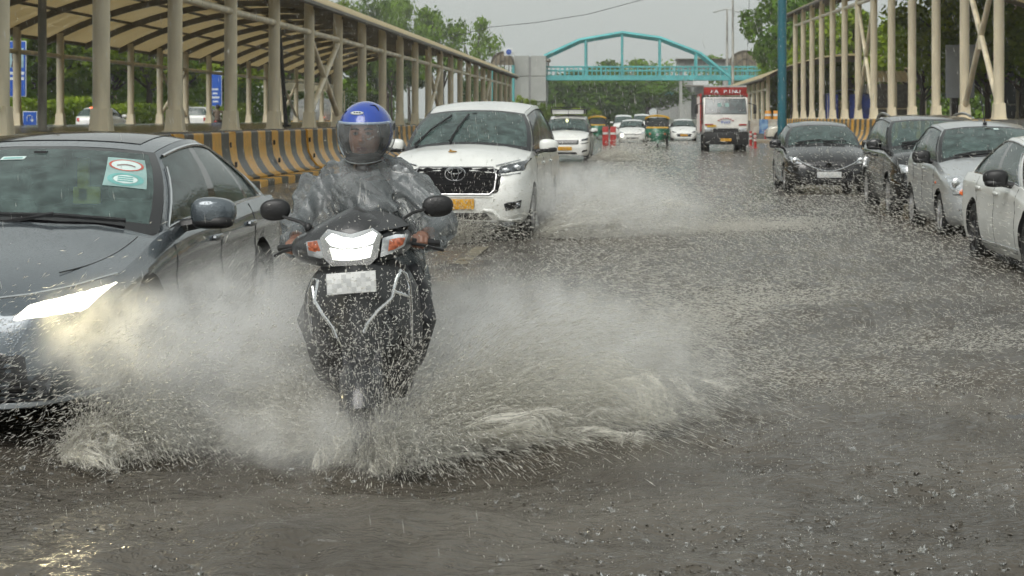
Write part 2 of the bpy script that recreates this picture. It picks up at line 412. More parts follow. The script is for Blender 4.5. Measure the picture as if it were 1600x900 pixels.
def make_car(name, label, cat, P, loc, rz, m_paint, group=None, detail=2, glass_m=None, interior=True):
    B = Body(P); root = thing(name, label, cat, loc, rz, group)
    g = glass_m or M_glass
    link_mesh('body', B.mesh(m_paint), root)
    st = B.secf(1.0)
    yA, yC = P['yA'], P['yC']; A1, C1 = P['A1'], P['C1']           # (x, y, z) of the roof corners
    def Bp(s):
        y = yA+(yC-yA)*s
        return Vector((B.hw(y)*st-.012, y, B.top(y)-.012))
    def Tp(s):
        a = math.sin(math.pi*s)
        return Vector((A1[0]+(C1[0]-A1[0])*s+P.get('rb', .035)*a, A1[1]+(C1[1]-A1[1])*s, A1[2]+(C1[2]-A1[2])*s+P.get('arc', .05)*a**.9))
    def S(s, v, sg=1):
        p = Bp(s).lerp(Tp(s), v); p.x += .045*math.sin(math.pi*min(1, v*.95)); p.x *= sg; return p
    def Wd(u, v):      # windscreen
        x0 = S(0, 0).x; q = 1-u*u
        b = Vector((u*x0, yA-P.get('bw', .14)*q, B.zt(yA, 1)+(B.zt(yA, 0)-B.zt(yA, 1))*q*.9-.012)); t0 = Tp(0)
        t = Vector((u*t0.x, t0.y-P.get('bh', .08)*q, t0.z+P.get('rc', .045)*q))
        p = b.lerp(t, v); p.z += .035*math.sin(math.pi*v)*(1 if abs(u) < .999 else 1); 
        e = S(0, v); p.x = u*e.x; return p
    def Rf(u, v):      # roof
        e = Tp(v); q = 1-abs(u)**2.4
        return Vector((u*e.x, e.y-P.get('bh', .08)*(1-u*u)*(1-v)+P.get('bhr', .06)*(1-u*u)*v, e.z+P.get('rc', .045)*q*(1+.25*math.sin(math.pi*v))))
    def Rw(u, v):      # rear window, v from roof to deck
        e = S(1, 1-v); q = 1-u*u
        p = Vector((u*e.x, e.y+P.get('bhr', .06)*q*(1+v*.6), e.z+(P.get('rc', .045)*(1-v)+.03*v)*q)); p.z += .02*math.sin(math.pi*v)*q; return p
    # painted upper shell: roof, pillars, rails
    sh = MB()
    sh.grid(lambda u, v: Rf(2*u-1, v), 20, 14)
    vb, vt = P.get('vb', .04), P.get('vt', .92)
    panes = []
    for (s0, s1, kind) in P['cols']:
        n = max(1, int((s1-s0)*24))
        for sg in (1, -1):
            def strip(v0, v1, m, mbx, mi=0):
                mbx.grid(lambda u, v: S(s0+(s1-s0)*u, v0+(v1-v0)*v, sg), n, m, mi)
            if kind == 'p': strip(0, 1, 10, sh)
            else:
                strip(vt, 1, 2, sh); strip(0, vb, 1, sh)
                if kind == 'b': bk = MB(); strip(vb, vt, 8, bk); bk.build('pillar_trim', M_gloss, root)
                else: panes.append((s0, s1, sg))
    fw = .07
    sh.build('roof', m_paint, root, ang=60)
    for (s0, s1, sg) in panes:
        MB().grid(lambda u, v: S(s0+(s1-s0)*u, vb+(vt-vb)*v, sg), 8, 8).build('side_window', P.get('side_glass', g), root)
    if detail >= 1:       # trim line round the side glass
        for sg in (1, -1):
            ss = [p[0] for p in panes]+[p[1] for p in panes]; a, b = min(ss), max(ss); t = MB()
            path = [S(a+(b-a)*k/16, vt, sg) for k in range(17)]+[S(b, vt+(vb-vt)*k/6, sg) for k in range(1, 7)]
            path += [S(b+(a-b)*k/16, vb, sg) for k in range(1, 17)]+[S(a, vb+(vt-vb)*k/6, sg) for k in range(1, 6)]
            t.tube([Vector((p.x+sg*.010, p.y, p.z+.002)) for p in path], P.get('trim_r', .008), 5, cap=False)
            t.build('window_trim', P.get('trim', M_black), root)
    # windscreen with its dark border
    cu = [-1, -1+fw, -.7, -.4, -.13, .13, .4, .7, 1-fw, 1]; cv = [0, .1, .3, .5, .7, .86, .95, 1] if detail > 1 else [0, .08, .35, .65, .93, 1]
    fr, gl = MB(), MB()
    for i in range(len(cu)-1):
        for j in range(len(cv)-1):
            edge = i in (0, len(cu)-2) or j in (0, len(cv)-2)
            (fr if edge else gl).grid(lambda u, v: Wd(cu[i]+(cu[i+1]-cu[i])*u, cv[j]+(cv[j+1]-cv[j])*v), 3, 2)
    fr.build('windscreen_border', M_gloss, root); gl.build('windscreen', g, root)
    MB().grid(lambda u, v: Rw(2*u-1, v), 14, 8).build('rear_window', P.get('side_glass', g), root)
    # cabin
    if interior:
        y1 = yA+.35; zt = B.top(yA+.5)
        d = MB(); d.box((0, yA+.22, zt-.06), (1.72*B.w*.84, .42, .16), bev=.05); d.build('dashboard', M_inner, root)
        wv = MB(); sx = P.get('steer', -.38)
        wv.lathe([(.18+.014*math.cos(a), .014*math.sin(a)) for a in np.linspace(0, 2*math.pi, 9)], 24, axis='Y'); wv.tube([(-.17, 0, 0), (.17, 0, 0)], .014, 6)
        wv.build('steering_wheel', M_black, root, loc=(sx, yA+.52, zt-.01), rot=(R(-25), 0, 0))
        hz = A1[2]-.28
        for x in (-.38, .38):
            s_ = MB(); s_.box((x, yA+1.05, (zt-.3+hz)/2), (.5, .16, hz-zt+.3), bev=.06, taper=.8); s_.ball((x, yA+1.12, hz+.06), (.14, .06, .10), sq=.7); s_.build('seat', M_seat, root)
        if detail > 1:
            s_ = MB(); s_.box((0, yA+1.95, (zt-.3+hz-.08)/2), (1.3, .16, hz-zt+.2), bev=.06, taper=.85)
            for x in (-.4, .4): s_.ball((x, yA+2.0, hz), (.13, .05, .08), sq=.7)
            s_.build('rear_seat', M_seat, root)
            mm = MB(); p = Wd(0, .86); mm.box((0, p.y+.07, p.z-.05), (.24, .03, .07), bev=.012); mm.box((0, p.y+.03, p.z-.01), (.07, .05, .05)); mm.build('rear_view_mirror', M_black, root)
    # wheels
    r, tw = P['r'], P.get('tw', .205)
    for y in (P['yf'], P['yr']):
        for sg in (-1, 1): add_wheel(root, sg*(B.w-tw/2-.02), y, r, r, tw, sg, P.get('drim', False), P.get('spokes', 5), spin=random.random())
    # door mirrors
    for sg in (-1, 1):
        y = yA+P.get('my', .42); e = S((y-yA)/(yC-yA), 0.0, sg); c = Vector((sg*(B.w+P.get('mo', .10)), y-.03, e.z+P.get('mz', .06)))
        mr = MB(); mr.ball(c, (.125, .075, .085), 16, 10, sq=.62)
        for i, v in enumerate(mr.v):      # flatter to the rear, pointed outwards
            v = Vector(v); k = (v.x-c.x)*sg/.125; mr.v[i] = (v.x, v.y+.03*max(0, k), c.z+(v.z-c.z)*(1-.18*max(0, k)))
        mo = mr.build('door_mirror', P.get('mirror_m', m_paint), root)
        s_ = MB(); s_.tube([(e.x-sg*.02, y, e.z-.01), (c.x-sg*.06, y, c.z-.06)], [.04, .03], 8); s_.ball((c.x, c.y-.004, c.z-.055), (.118, .07, .04), 14, 8, sq=.7); s_.build('mirror_foot', M_black, mo)
    # door gaps and handles
    if detail >= 1:
        for sg in (-1, 1):
            t = MB()
            for yy in P['gaps']:
                t.tube([B.side(yy+P.get('gk', .0)*k, B.bot(yy)+.07+(B.top(yy)-B.bot(yy)-.09)*k/10, sg, -.0015) for k in range(11)], .005, 5)
            t.tube([B.side(P['gaps'][0]+(P['gaps'][-1]-P['gaps'][0])*k/14, B.bot(2)+.07, sg, -.001) for k in range(15)], .004, 5)
            t.build('door_gap', M_black, root)
            for yy in P['gaps'][1:]:
                z = B.top(yy)-P.get('hd', .14); h = MB()
                p = B.side(yy-.14, z, sg, .012); h.ball(p, (.016, .11, .02), 10, 6, sq=.6); h.build('door_handle', P.get('handle_m', m_paint), root)
        # wipers
        for (u0, u1, v0, v1) in P.get('wipers', [(-.75, -.05, .1, .16), (-.02, .62, .1, .16)]):
            t = MB(); a, b = Wd(u0, v0), Wd(u1, v1); o = Vector((0, -.018, .02)); mid = Wd((u0+u1)/2, (v0+v1)/2)
            t.tube([a+o, mid+o, b+o], .013 if detail > 1 else .016, 5); t.tube([a+Vector((0, -.03, -.03)), Wd(u0*.55+u1*.45, v0*.55+v1*.45)+o*1.4], .012, 5); t.build('wiper', M_black, root)
    root_data = dict(B=B, S=S, Wd=Wd, Rf=Rf, Tp=Tp)
    return root, root_data

def pair(B, name, m, par, quad, nx=10, nz=5, off=.012, rear=False):
    "the same patch on either side of the car, each an object of its own; right one (seen from the front) first"
    out = []
    for sg in (1, -1):
        p = MB(); puff(B, p, [(x*sg, z) for x, z in quad], nx, nz, off, 0, rear, False); out.append(p.build(name, m, par[0 if sg > 0 else 1] if isinstance(par, list) else par))
    return out
def number_plate(root, p, m, w=.5, h=.12, tilt=0.0):
    o = MB().box((0, 0, 0), (w, .012, h), bev=.004).build('number_plate', m, root, loc=p, rot=(tilt, 0, 0)); return o
# ------------------------------------------------------------------ car shapes
SEDAN = dict(L=4.88, w=.92, bot=[(0, .19), (.5, .17), (4.2, .17), (4.88, .30)],
    top=[(0, .60), (.1, .655), (.35, .71), (.9, .80), (1.42, .895), (2.0, .94), (3.0, .96), (3.9, .985), (4.4, .985), (4.78, .95), (4.88, .9)],
    crown=[(0, .03), (.3, .07), (1.2, .10), (1.6, .08), (3.8, .06), (4.88, .02)], nose=[(.1, .07), (.22, .0), (.45, .02), (.6, .06), (.75, .14), (.9, .2)],
    tail=[(.2, .08), (.5, 0), (.8, .02), (1.0, .1)], rf=.75, af=.55, nf=2.2, rr=.55, ar=.6, yA=1.42, yC=4.28, A1=(.60, 2.22, 1.325), C1=(.57, 3.55, 1.335), arc=.065, rc=.04,
    cols=[(0, .05, 'p'), (.05, .43, 'g'), (.43, .50, 'b'), (.50, .78, 'g'), (.78, .81, 'b'), (.81, .92, 'g'), (.92, 1, 'p')],
    yf=.99, yr=3.82, r=.335, gaps=[1.55, 2.62, 3.6], crease=.018, my=.45, mo=.12, mz=.075, trim=M_chrome, trim_r=.010, clad=.215, spokes=5)
MPV = dict(L=4.735, w=.915, bot=[(0, .27), (.3, .25), (4.3, .25), (4.735, .40)],
    top=[(0, .87), (.08, .935), (.35, 1.02), (.8, 1.085), (1.15, 1.125), (1.8, 1.125), (3.4, 1.13), (4.0, 1.15), (4.6, 1.14), (4.735, 1.08)],
    crown=[(0, .04), (.2, .08), (1.0, .11), (1.3, .08), (4.4, .05), (4.735, .02)], nose=[(.2, .10), (.3, .02), (.55, .0), (.75, .04), (.95, .12), (1.1, .2)],
    tail=[(.3, .06), (.6, 0), (1.0, .03), (1.15, .08)], rf=.62, af=.66, nf=2.4, rr=.35, ar=.75, yA=1.16, yC=4.64, A1=(.645, 2.05, 1.625), C1=(.63, 4.42, 1.60), arc=.13, rc=.05,
    cols=[(0, .04, 'p'), (.04, .31, 'g'), (.31, .36, 'b'), (.36, .63, 'g'), (.63, .68, 'b'), (.68, .94, 'g'), (.94, 1, 'p')], side_glass=M_glassd,
    yf=.88, yr=3.63, r=.345, tw=.215, gaps=[1.28, 2.2, 3.18], crease=.02, my=.40, mo=.115, mz=.09, clad=.0, spokes=5, hd=.16,
    wipers=[(-.86, -.42, .10, .78), (-.28, -.10, .10, .80)])
HATCH = dict(L=3.99, w=.872, bot=[(0, .20), (.4, .18), (3.5, .18), (3.99, .30)],
    top=[(0, .66), (.08, .71), (.35, .79), (.8, .88), (1.16, .95), (2.0, .99), (3.0, 1.03), (3.7, 1.05), (3.93, 1.0), (3.99, .95)],
    crown=[(0, .04), (.3, .08), (1.0, .10), (1.3, .08), (3.8, .05), (3.99, .02)], nose=[(.15, .08), (.28, 0), (.5, .01), (.7, .07), (.85, .14), (1, .2)],
    tail=[(.2, .08), (.5, 0), (.8, .03), (1.05, .14)], rf=.65, af=.55, nf=2.2, rr=.45, ar=.65, yA=1.14, yC=3.78, A1=(.585, 1.92, 1.385), C1=(.55, 3.45, 1.37), arc=.075, rc=.045,
    cols=[(0, .045, 'p'), (.045, .42, 'g'), (.42, .48, 'b'), (.48, .84, 'g'), (.84, 1, 'p')],
    yf=.80, yr=3.32, r=.31, tw=.195, gaps=[1.22, 2.2, 3.05], crease=.014, my=.40, mo=.11, mz=.075, clad=.20, spokes=5)
SUV = dict(HATCH, L=4.27, w=.90, bot=[(0, .26), (.4, .24), (3.8, .24), (4.27, .36)],
    top=[(0, .80), (.06, .87), (.3, .98), (.8, 1.05), (1.16, 1.09), (2.0, 1.11), (3.2, 1.13), (3.9, 1.15), (4.2, 1.10), (4.27, 1.05)],
    crown=[(0, .04), (.3, .06), (1.0, .07), (1.3, .07), (4.0, .05), (4.27, .02)], rf=.5, af=.68, A1=(.66, 1.86, 1.53), C1=(.63, 3.9, 1.52), yC=4.1, arc=.075, rc=.035,
    tail=[(.2, .08), (.5, 0), (.9, .02), (1.15, .10)], nose=[(.15, .1), (.3, 0), (.55, 0), (.8, .04), (1, .1), (1.2, .2)],
    yf=.86, yr=3.46, r=.345, tw=.215, gaps=[1.26, 2.26, 3.2], clad=.36)
def scaled(P, sx=1.0, sy=1.0, sz=1.0, **kw):
    Q = dict(P); Q['L'] = P['L']*sy; Q['w'] = P['w']*sx
    for k in ('bot', 'top', 'crown'): Q[k] = [(a*sy, b*sz) for a, b in P[k]]
    for k in ('nose', 'tail'): Q[k] = [(a*sz, b*sy) for a, b in P[k]]
    for k in ('yA', 'yC', 'yf', 'yr', 'rf', 'rr', 'my'): Q[k] = P[k]*sy
    Q['gaps'] = [g*sy for g in P['gaps']]
    for k in ('A1', 'C1'): Q[k] = (P[k][0]*sx, P[k][1]*sy, P[k][2]*sz)
    Q['arc'] = P['arc']*sz; Q.update(kw); return Q

def ellipse_tube(mb, c, rx, rz, r, n=24, yb=0.0, m=0, B=None, off=0.0):
    pts = [(c[0]+rx*math.cos(a), c[1], c[2]+rz*math.sin(a)) for a in np.linspace(0, 2*math.pi, n+1)]
    mb.tube(pts, r, 6, m, cap=False)

def spot(name, parent, loc, target, energy, col, size=R(70), r=.05):
    d = bpy.data.lights.new(name, 'SPOT'); d.energy = energy; d.color = col; d.spot_size = size; d.spot_blend = .8; d.shadow_soft_size = r
    o = bpy.data.objects.new(name, d); COL.objects.link(o); o.parent = parent; o.location = loc
    o.rotation_euler = (Vector(target)-Vector(loc)).to_track_quat('-Z', 'Y').to_euler(); return o

# ---- dark grey sedan, front left
P_grey = paint('grey_paint', (.12, .142, .16), .5, .2, beads=.35)
GS = dict(SEDAN, wipers=[(-.9, -.5, .12, .62), (.0, .8, .055, .075)])
car, D = make_car('sedan', 'dark grey sedan with glowing headlight ploughing through the flood at the left edge', 'car', GS, (-3.40, 8.30, .02), 0, P_grey)
B = D['B']
pair(B, 'headlight', M_lampw, car, [(.50, .575), (.80, .60), (.885, .735), (.56, .655)], 14, 6, .010)
for sg in (1, -1):
    g_ = MB(); g_.tube([B.fp(sg*x, z, .010) for x, z in ((.40, .675), (.55, .69), (.70, .715), (.84, .755))], .008, 5); g_.build('headlight_trim', M_chrome, car)
g_ = MB(); puff(B, g_, [(-.72, .20), (.72, .20), (.56, .46), (-.56, .46)], 24, 6, .006, mirror=False); gr = g_.build('lower_grille', M_gloss, car)
for k in range(8):
    z = .22+.03*k; hw_ = .70-.02*k-.004*k*k*.4
    t = MB(); t.tube([B.fp(-hw_+2*hw_*i/28, z+.004*math.sin(i*math.pi/2+k*1.6), .018) for i in range(29)], .006, 5); t.build('grille_slat', M_rimd, gr)
g_ = MB(); puff(B, g_, [(-.5, .50), (.5, .50), (.48, .575), (-.48, .575)], 20, 3, .006, mirror=False); g_.build('upper_grille', M_gloss, car)
g_ = MB(); g_.tube([B.fp(x, .185+.035*abs(x/.85)**3, .02) for x in np.linspace(-.86, .86, 41)], .016, 6); g_.build('bumper_lip', mat('lip_grey', (.3, .33, .35), .25, .3, coat=.6), car)
for sg in (1, -1):
    c = B.fp(sg*.66, .29, .02); f = MB(); f.lathe([(.0, .0), (.045, .0), (.052, -.012), (.045, -.02)], 20, c, 'Y'); f.build('fog_lamp', M_lensd, car)
# hood shut line, roof panel, stickers on the windscreen
for sg in (1, -1):
    h = MB(); pts = []
    for k in range(18):
        t = .42+.86*k/17; q = .90-.16*(1-k/17)**2
        pts.append(Vector((sg*q*B.W(t, B.top(t)), B.sh(t, B.zt(t, q)), B.zt(t, q)+.0005)))
    h.tube(pts, .0035, 4)
    h.build('bonnet_gap', M_black, car)
rp = MB(); rp.grid(lambda u, v: D['Rf'](.80*(2*u-1), .12+.78*v)+Vector((0, 0, .004)), 16, 10); rp.build('sunroof', M_gloss, car)
M_stk = mat('sticker_film', (.33, .50, .48), .4, var=.15, alpha=.85); M_stw = mat('sticker_white', (.62, .74, .72), .4, var=.1); M_strd = mat('sticker_red', (.5, .1, .07), .4); M_stg = mat('sticker_teal', (.16, .42, .40), .4)
def on_wd(u, v, o=.006): return D['Wd'](u, v)+Vector((0, -.8, .6))*o
def disc_wd(uc, vc, ru, rv, m, name, par, o, r0=0.0):
    q = MB(); q.grid(lambda a, b: on_wd(uc+(r0+(1-r0)*b)*ru*math.cos(2*math.pi*a), vc+(r0+(1-r0)*b)*rv*math.sin(2*math.pi*a), o), 28, 2); return q.build(name, m, par)
stk = MB().grid(lambda u, v: on_wd(.585+.30*u, .44+.40*v, .004), 6, 6).build('permit_sticker', M_stk, car)
disc_wd(.735, .73, .135, .085, M_strd, 'red_ring', stk, .006, .86); disc_wd(.735, .73, .115, .072, M_stw, 'white_disc', stk, .0055)
MB().grid(lambda u, v: on_wd(.665+.14*u, .705+.02*v+.02*math.sin(math.pi*u), .0075), 8, 3).build('car_symbol', mat('sticker_grey', (.25, .2, .19), .5), stk)
disc_wd(.735, .535, .13, .08, M_stg, 'teal_ring', stk, .006, .72); disc_wd(.735, .535, .085, .052, M_stw, 'pale_disc', stk, .0055)
for k in range(3): MB().grid(lambda u, v: on_wd(.68+.11*u, .505+.025*k+.012*v, .008), 4, 1).build('print_line', M_stg, stk)
MB().grid(lambda u, v: on_wd(-.29+.20*u, .755+.055*v, .004), 5, 3).build('toll_tag', M_stw, car)
MB().grid(lambda u, v: on_wd(-.27+.16*u, .77+.018*v, .007), 5, 1).build('tag_print', M_stg, car)
cl = MB(); p = D['Wd'](.25, .5); cl.box((p.x, p.y+.5, p.z-.03), (.07, .03, .26), bev=.01); cl.box((p.x+.02, p.y+.5, p.z-.12), (.16, .03, .10), bev=.01); cl.build('hanging_tag', mat('yellow_tag', (.62, .55, .06), .6), car)
spot('headlamp_light', car, (.66, .02, .66), (2.2, -1.5, .85), 30, (1, .86, .5), R(84))
spot('headlamp_light', car, (-.78, .08, .66), (-1.0, -4, 1.9), 14, (1, .93, .72), R(60))

# ---- white people carrier behind the scooter
P_white = paint('white_paint', (.74, .75, .72), 0, .34, beads=.15)
M_mesh = mat('grille_black', (.007, .007, .008), .7, spec=.15)
def mpv_front(car, D, k=1.0, lit=False):
    B = D['B']
    g_ = MB(); puff(B, g_, [(-.56, .60), (.56, .60), (.64, .97), (-.64, .97)], 24, 7, .008, mirror=False); gr = g_.build('grille', M_mesh, car)
    for k in range(7):
        z = .64+.043*k; t = MB(); t.tube([B.fp(x, z, .010) for x in np.linspace(-.46, .46, 15)], .005, 5); t.build('grille_slat', M_mesh, gr)
    t = MB(); path = [(-.47, .95), (.47, .95), (.52, .85), (.50, .67), (.44, .615), (-.44, .615), (-.50, .67), (-.52, .85), (-.47, .95)]
    pts = []
    for a, b in zip(path, path[1:]):
        for i in range(6): pts.append(B.fp(a[0]+(b[0]-a[0])*i/6, a[1]+(b[1]-a[1])*i/6, .018))
    t.tube(pts+[pts[0]], .009, 6, cap=False); t.build('grille_frame', M_rim, gr)
    hl = pair(B, 'headlight', M_lensd, car, [(.52, .85), (.86, .895), (.895, 1.065), (.54, .965)], 14, 6, .012)
    for sg in (1, -1):
        for x, z in ((.63, .91), (.76, .945)):
            b = MB(); b.ball(B.fp(sg*x, z, .016), (.05, .012, .034), 14, 8); b.build('projector', M_lens, hl[0 if sg > 0 else 1])
        t = MB(); t.tube([B.fp(sg*x, z, .018) for x, z in ((.50, .965), (.62, .995), (.76, 1.03), (.88, 1.07))], .012, 6); t.build('headlight_trim', M_chrome, hl[0 if sg > 0 else 1])
        t = MB(); t.tube([B.fp(sg*x, z, .016) for x, z in ((.52, .845), (.66, .855), (.80, .875))], .008, 6); t.build('headlight_trim', M_chrome, hl[0 if sg > 0 else 1])
    fl = pair(B, 'fog_lamp_recess', M_gloss, car, [(.64, .40), (.82, .43), (.84, .55), (.60, .50)], 10, 6, .014)
    for sg in (1, -1): b = MB(); b.ball(B.fp(sg*.77, .47, .012), (.045, .014, .04), 12, 8); b.build('fog_lamp', M_lensd, fl[0 if sg > 0 else 1])
    f = MB(); puff(B, f, [(-.52, .275), (.52, .275), (.40, .40), (-.40, .40)], 20, 4, .004, mirror=False); f.build('lower_intake', M_black, car)
    for sg in (1, -1):
        f = MB(); f.tube([B.fp(sg*x, z, .012) for x, z in ((.36, .42), (.48, .40), (.56, .31), (.66, .285), (.8, .30))], [.02, .03, .03, .02, .01], 8)
        f.build('bumper_blade', P_white, car)
    f = MB(); puff(B, f, [(-.50, .555), (.50, .555), (.54, .60), (-.54, .60)], 18, 2, .012, mirror=False); f.build('bumper_bar', P_white, car)
car, D = make_car('people_carrier', 'large white people carrier with chrome oval badge and wipers up behind the scooter', 'car', MPV, (-2.20, 22.4, -.02), R(-3), P_white)
mpv_front(car, D); B = D['B']
em = MB(); c = B.fp(0, .865, .03)
ellipse_tube(em, c, .125, .085, .012); ellipse_tube(em, (c.x, c.y, c.z), .045, .08, .009); ellipse_tube(em, (c.x, c.y, c.z+.035), .085, .035, .009); em.build('badge', M_chrome, car)
number_plate(car, B.fp(0, .49, .02), M_ply, .50, .13)
t = MB(); p = B.fp(.02, .895, 0); 
lf = MB(); z0 = B.zt(.45, .1); lf.ball((-.10, .50, z0+.008), (.06, .04, .012), 8, 5); lf.tube([(-.10, .5, z0+.01), (-.13, .47, z0+.03)], .01, 5); lf.build('fallen_leaf', mat('dead_leaf', (.35, .2, .05), .6), car)
ant = MB(); pr = D['Rf'](0, .92); ant.prism([(pr.y-.1, pr.z-.01), (pr.y+.06, pr.z-.01), (pr.y+.06, pr.z+.06), (pr.y+.02, pr.z+.06)], -.015, .015, 'YZ'); ant.build('roof_fin', P_white, car)

# ---- the second white people carrier, with a roof rack
car, D = make_car('people_carrier', 'white people carrier with a roof rack and a glow behind its windscreen', 'car', scaled(MPV, .95, .93, .94, yA=1.16*.93, wipers=[(-.75, -.05, .1, .14), (0, .65, .1, .14)]), (-2.32, 63.5, -.04), R(-1), P_white, detail=1)
B = D['B']
f = MB(); puff(B, f, [(-.50, .62), (.50, .62), (.52, .82), (-.52, .82)], 18, 5, .008, mirror=False); gr = f.build('grille', M_gloss, car)
for r_ in range(3):
    for k in range(9):
        b = MB(); x = -.44+.11*k+.05*(r_ % 2); z = .66+.06*r_; b.box(B.fp(x, z, .02), (.05, .02, .022), rot=Matrix.Rotation(.5, 3, 'Y')); b.build('grille_stud', M_chrome, gr)
pair(B, 'headlight', M_lensd, car, [(.52, .74), (.82, .78), (.84, .90), (.55, .82)], 10, 5, .012)
pair(B, 'fog_lamp_recess', M_gloss, car, [(.55, .34), (.80, .38), (.80, .50), (.62, .44)], 8, 5, .006)
f = MB(); puff(B, f, [(-.5, .26), (.5, .26), (.42, .40), (-.42, .40)], 14, 3, .004, mirror=False); f.build('lower_intake', M_black, car)
for sg in (1, -1): f = MB(); f.tube([B.fp(sg*x, .62+.10*abs(x/.84)**2, .012) for x in np.linspace(.55, .82, 9)], .012, 5); f.build('bumper_slot', M_gloss, car)
number_plate(car, B.fp(0, .50, .02), M_ply, .5, .13)
rk = MB(); z0 = 1.70
for sg in (-1, 1): rk.tube([(sg*.60, 2.0, z0+.04), (sg*.60, 2.0, z0+.20), (sg*.60, 3.9, z0+.20), (sg*.60, 3.9, z0)], .018, 6)
for y in np.linspace(2.0, 3.9, 7): rk.tube([(-.6, y, z0+.19), (.6, y, z0+.19)], .016, 6)
rk.tube([(-.6, 2.0, z0+.27), (.6, 2.0, z0+.27)], .016, 6); rk.build('roof_rack', M_black, car)
b = MB(); b.box((0, 2.9, z0+.11), (1.16, 1.7, .17), bev=.04); b.build('roof_board', P_white, car)
b = MB(); p = D['Wd'](.0, .75); b.ball((p.x-.02, p.y+.25, p.z), (.05, .02, .07)); b.build('cabin_lamp', M_lampy, car)
an = MB(); p = D['Rf'](.05, .02); an.tube([p, p+Vector((0, -.1, .33))], .008, 5); an.build('aerial', M_black, car)

# ---- black hatchback parked on the right
P_blk = paint('black_paint', (.012, .012, .013), .2, .22, beads=.25)
car, D = make_car('hatchback', 'black hatchback with a chrome smile under its badge parked beyond the black off-roader', 'car', HATCH, (4.05, 36.5, -.03), 0, P_blk, detail=1)
B = D['B']
f = MB(); puff(B, f, [(-.40, .56), (.40, .56), (.54, .67), (-.54, .67)], 18, 5, .006, mirror=False); gr = f.build('grille', M_gloss, car)
f = MB(); f.tube([B.fp(x, .485+.225*abs(x/.62)**1.6, .022) for x in np.linspace(-.62, .62, 33)], .016, 6); f.build('chrome_smile', M_chrome, gr)
hl = pair(B, 'headlight', M_lens, car, [(.52, .62), (.74, .64), (.80, .80), (.60, .76)], 10, 6, .014)
for sg in (1, -1): b = MB(); b.ball(B.fp(sg*.66, .71, .02), (.07, .02, .06), 14, 8); b.build('projector', M_chrome, hl[0 if sg > 0 else 1])
e = MB(); c = B.fp(0, .62, .03)
S_ = [(.0, .065), (.075, .02), (.03, .0), (.075, -.02), (.0, -.065), (-.075, -.02), (-.03, 0.0), (-.075, .02)]
e.prism([(c.x+x*.9, c.z+z*.9) for x, z in S_], c.y-.01, c.y+.02); e.build('badge', M_chrome, car)
number_plate(car, B.fp(0, .42, .02), M_plw, .5, .12)
f = MB(); puff(B, f, [(-.60, .24), (.60, .24), (.50, .36), (-.50, .36)], 16, 3, .004, mirror=False); f.build('lower_intake', M_black, car)

# ---- black off-roader parked on the right
car, D = make_car('off_roader', 'black off-roader with roof rails parked between the black hatchback and the silver one', 'car', SUV, (4.98, 27.7, -.04), 0, P_blk, detail=1)
B = D['B']
pair(B, 'headlight', M_lens, car, [(.52, .70), (.80, .72), (.82, .88), (.55, .86)], 8, 6, .012)
f = MB(); puff(B, f, [(-.45, .60), (.45, .60), (.5, .86), (-.5, .86)], 12, 5, .008, mirror=False); f.build('grille', M_gloss, car)
pair(B, 'fog_lamp_recess', M_gloss, car, [(.50, .40), (.78, .42), (.78, .54), (.55, .54)], 8, 5, .006)
for sg in (1, -1):
    f = MB(); f.tube([D['Tp'](s)+Vector((sg*0 if sg > 0 else -2*D['Tp'](s).x, 0, .03+.035*math.sin(math.pi*s)**.3)) for s in np.linspace(.12, .95, 14)], .022, 6); f.build('roof_rail', M_rim, car)
number_plate(car, B.fp(0, .5, .02), M_plw, .5, .12)

# ---- silver hatchback parked on the right
P_sil = paint('silver_paint', (.50, .52, .53), .55, .30, beads=.2)
SIL = scaled(HATCH, .965, .94, 1.03, r=.30, crown=[(0, .04), (.3, .1), (1.0, .12), (1.3, .1), (3.5, .05), (3.76, .02)], mirror_m=M_black, handle_m=P_sil, clad=.0, wipers=[(-.75, -.02, .09, .12), (0, .65, .09, .12)])
car, D = make_car('hatchback', 'silver hatchback with round headlight and roof aerial parked behind the white saloon', 'car', SIL, (4.93, 23.1, -.04), 0, P_sil, detail=2)
B = D['B']
hl = pair(B, 'headlight', M_lens, car, [(.50, .60), (.74, .56), (.80, .83), (.62, .84)], 12, 8, .02)
for sg in (1, -1):
    b = MB(); b.ball(B.fp(sg*.67, .74, .026), (.075, .02, .075), 16, 8); b.build('projector', M_chrome, hl[0 if sg > 0 else 1])
    b = MB(); b.ball(B.fp(sg*.60, .625, .024), (.075, .014, .045), 12, 8); b.build('indicator', M_orange, hl[0 if sg > 0 else 1])
pair(B, 'fog_lamp_recess', M_gloss, car, [(.42, .31), (.70, .30), (.72, .42), (.46, .43)], 8, 5, .004)
f = MB(); puff(B, f, [(-.36, .34), (.36, .34), (.34, .44), (-.34, .44)], 8, 3, .004, mirror=False); f.build('grille', M_gloss, car)
b = MB(); b.ball(B.side(.98, .72, -1, .004), (.012, .03, .02)); b.build('side_repeater', M_orange, car)
an = MB(); p = D['Rf'](.0, .06); an.box(p+Vector((0, 0, .02)), (.05, .08, .04), bev=.012); an.tube([p+Vector((0, 0, .03)), p+Vector((-.01, .28, .42))], .008, 5); an.build('aerial', M_black, car)
MB().grid(lambda u, v: D['Wd'](.12+.12*u, .84+.05*v)+Vector((0, -.008, .006)), 3, 2).build('toll_tag', M_stw, car)

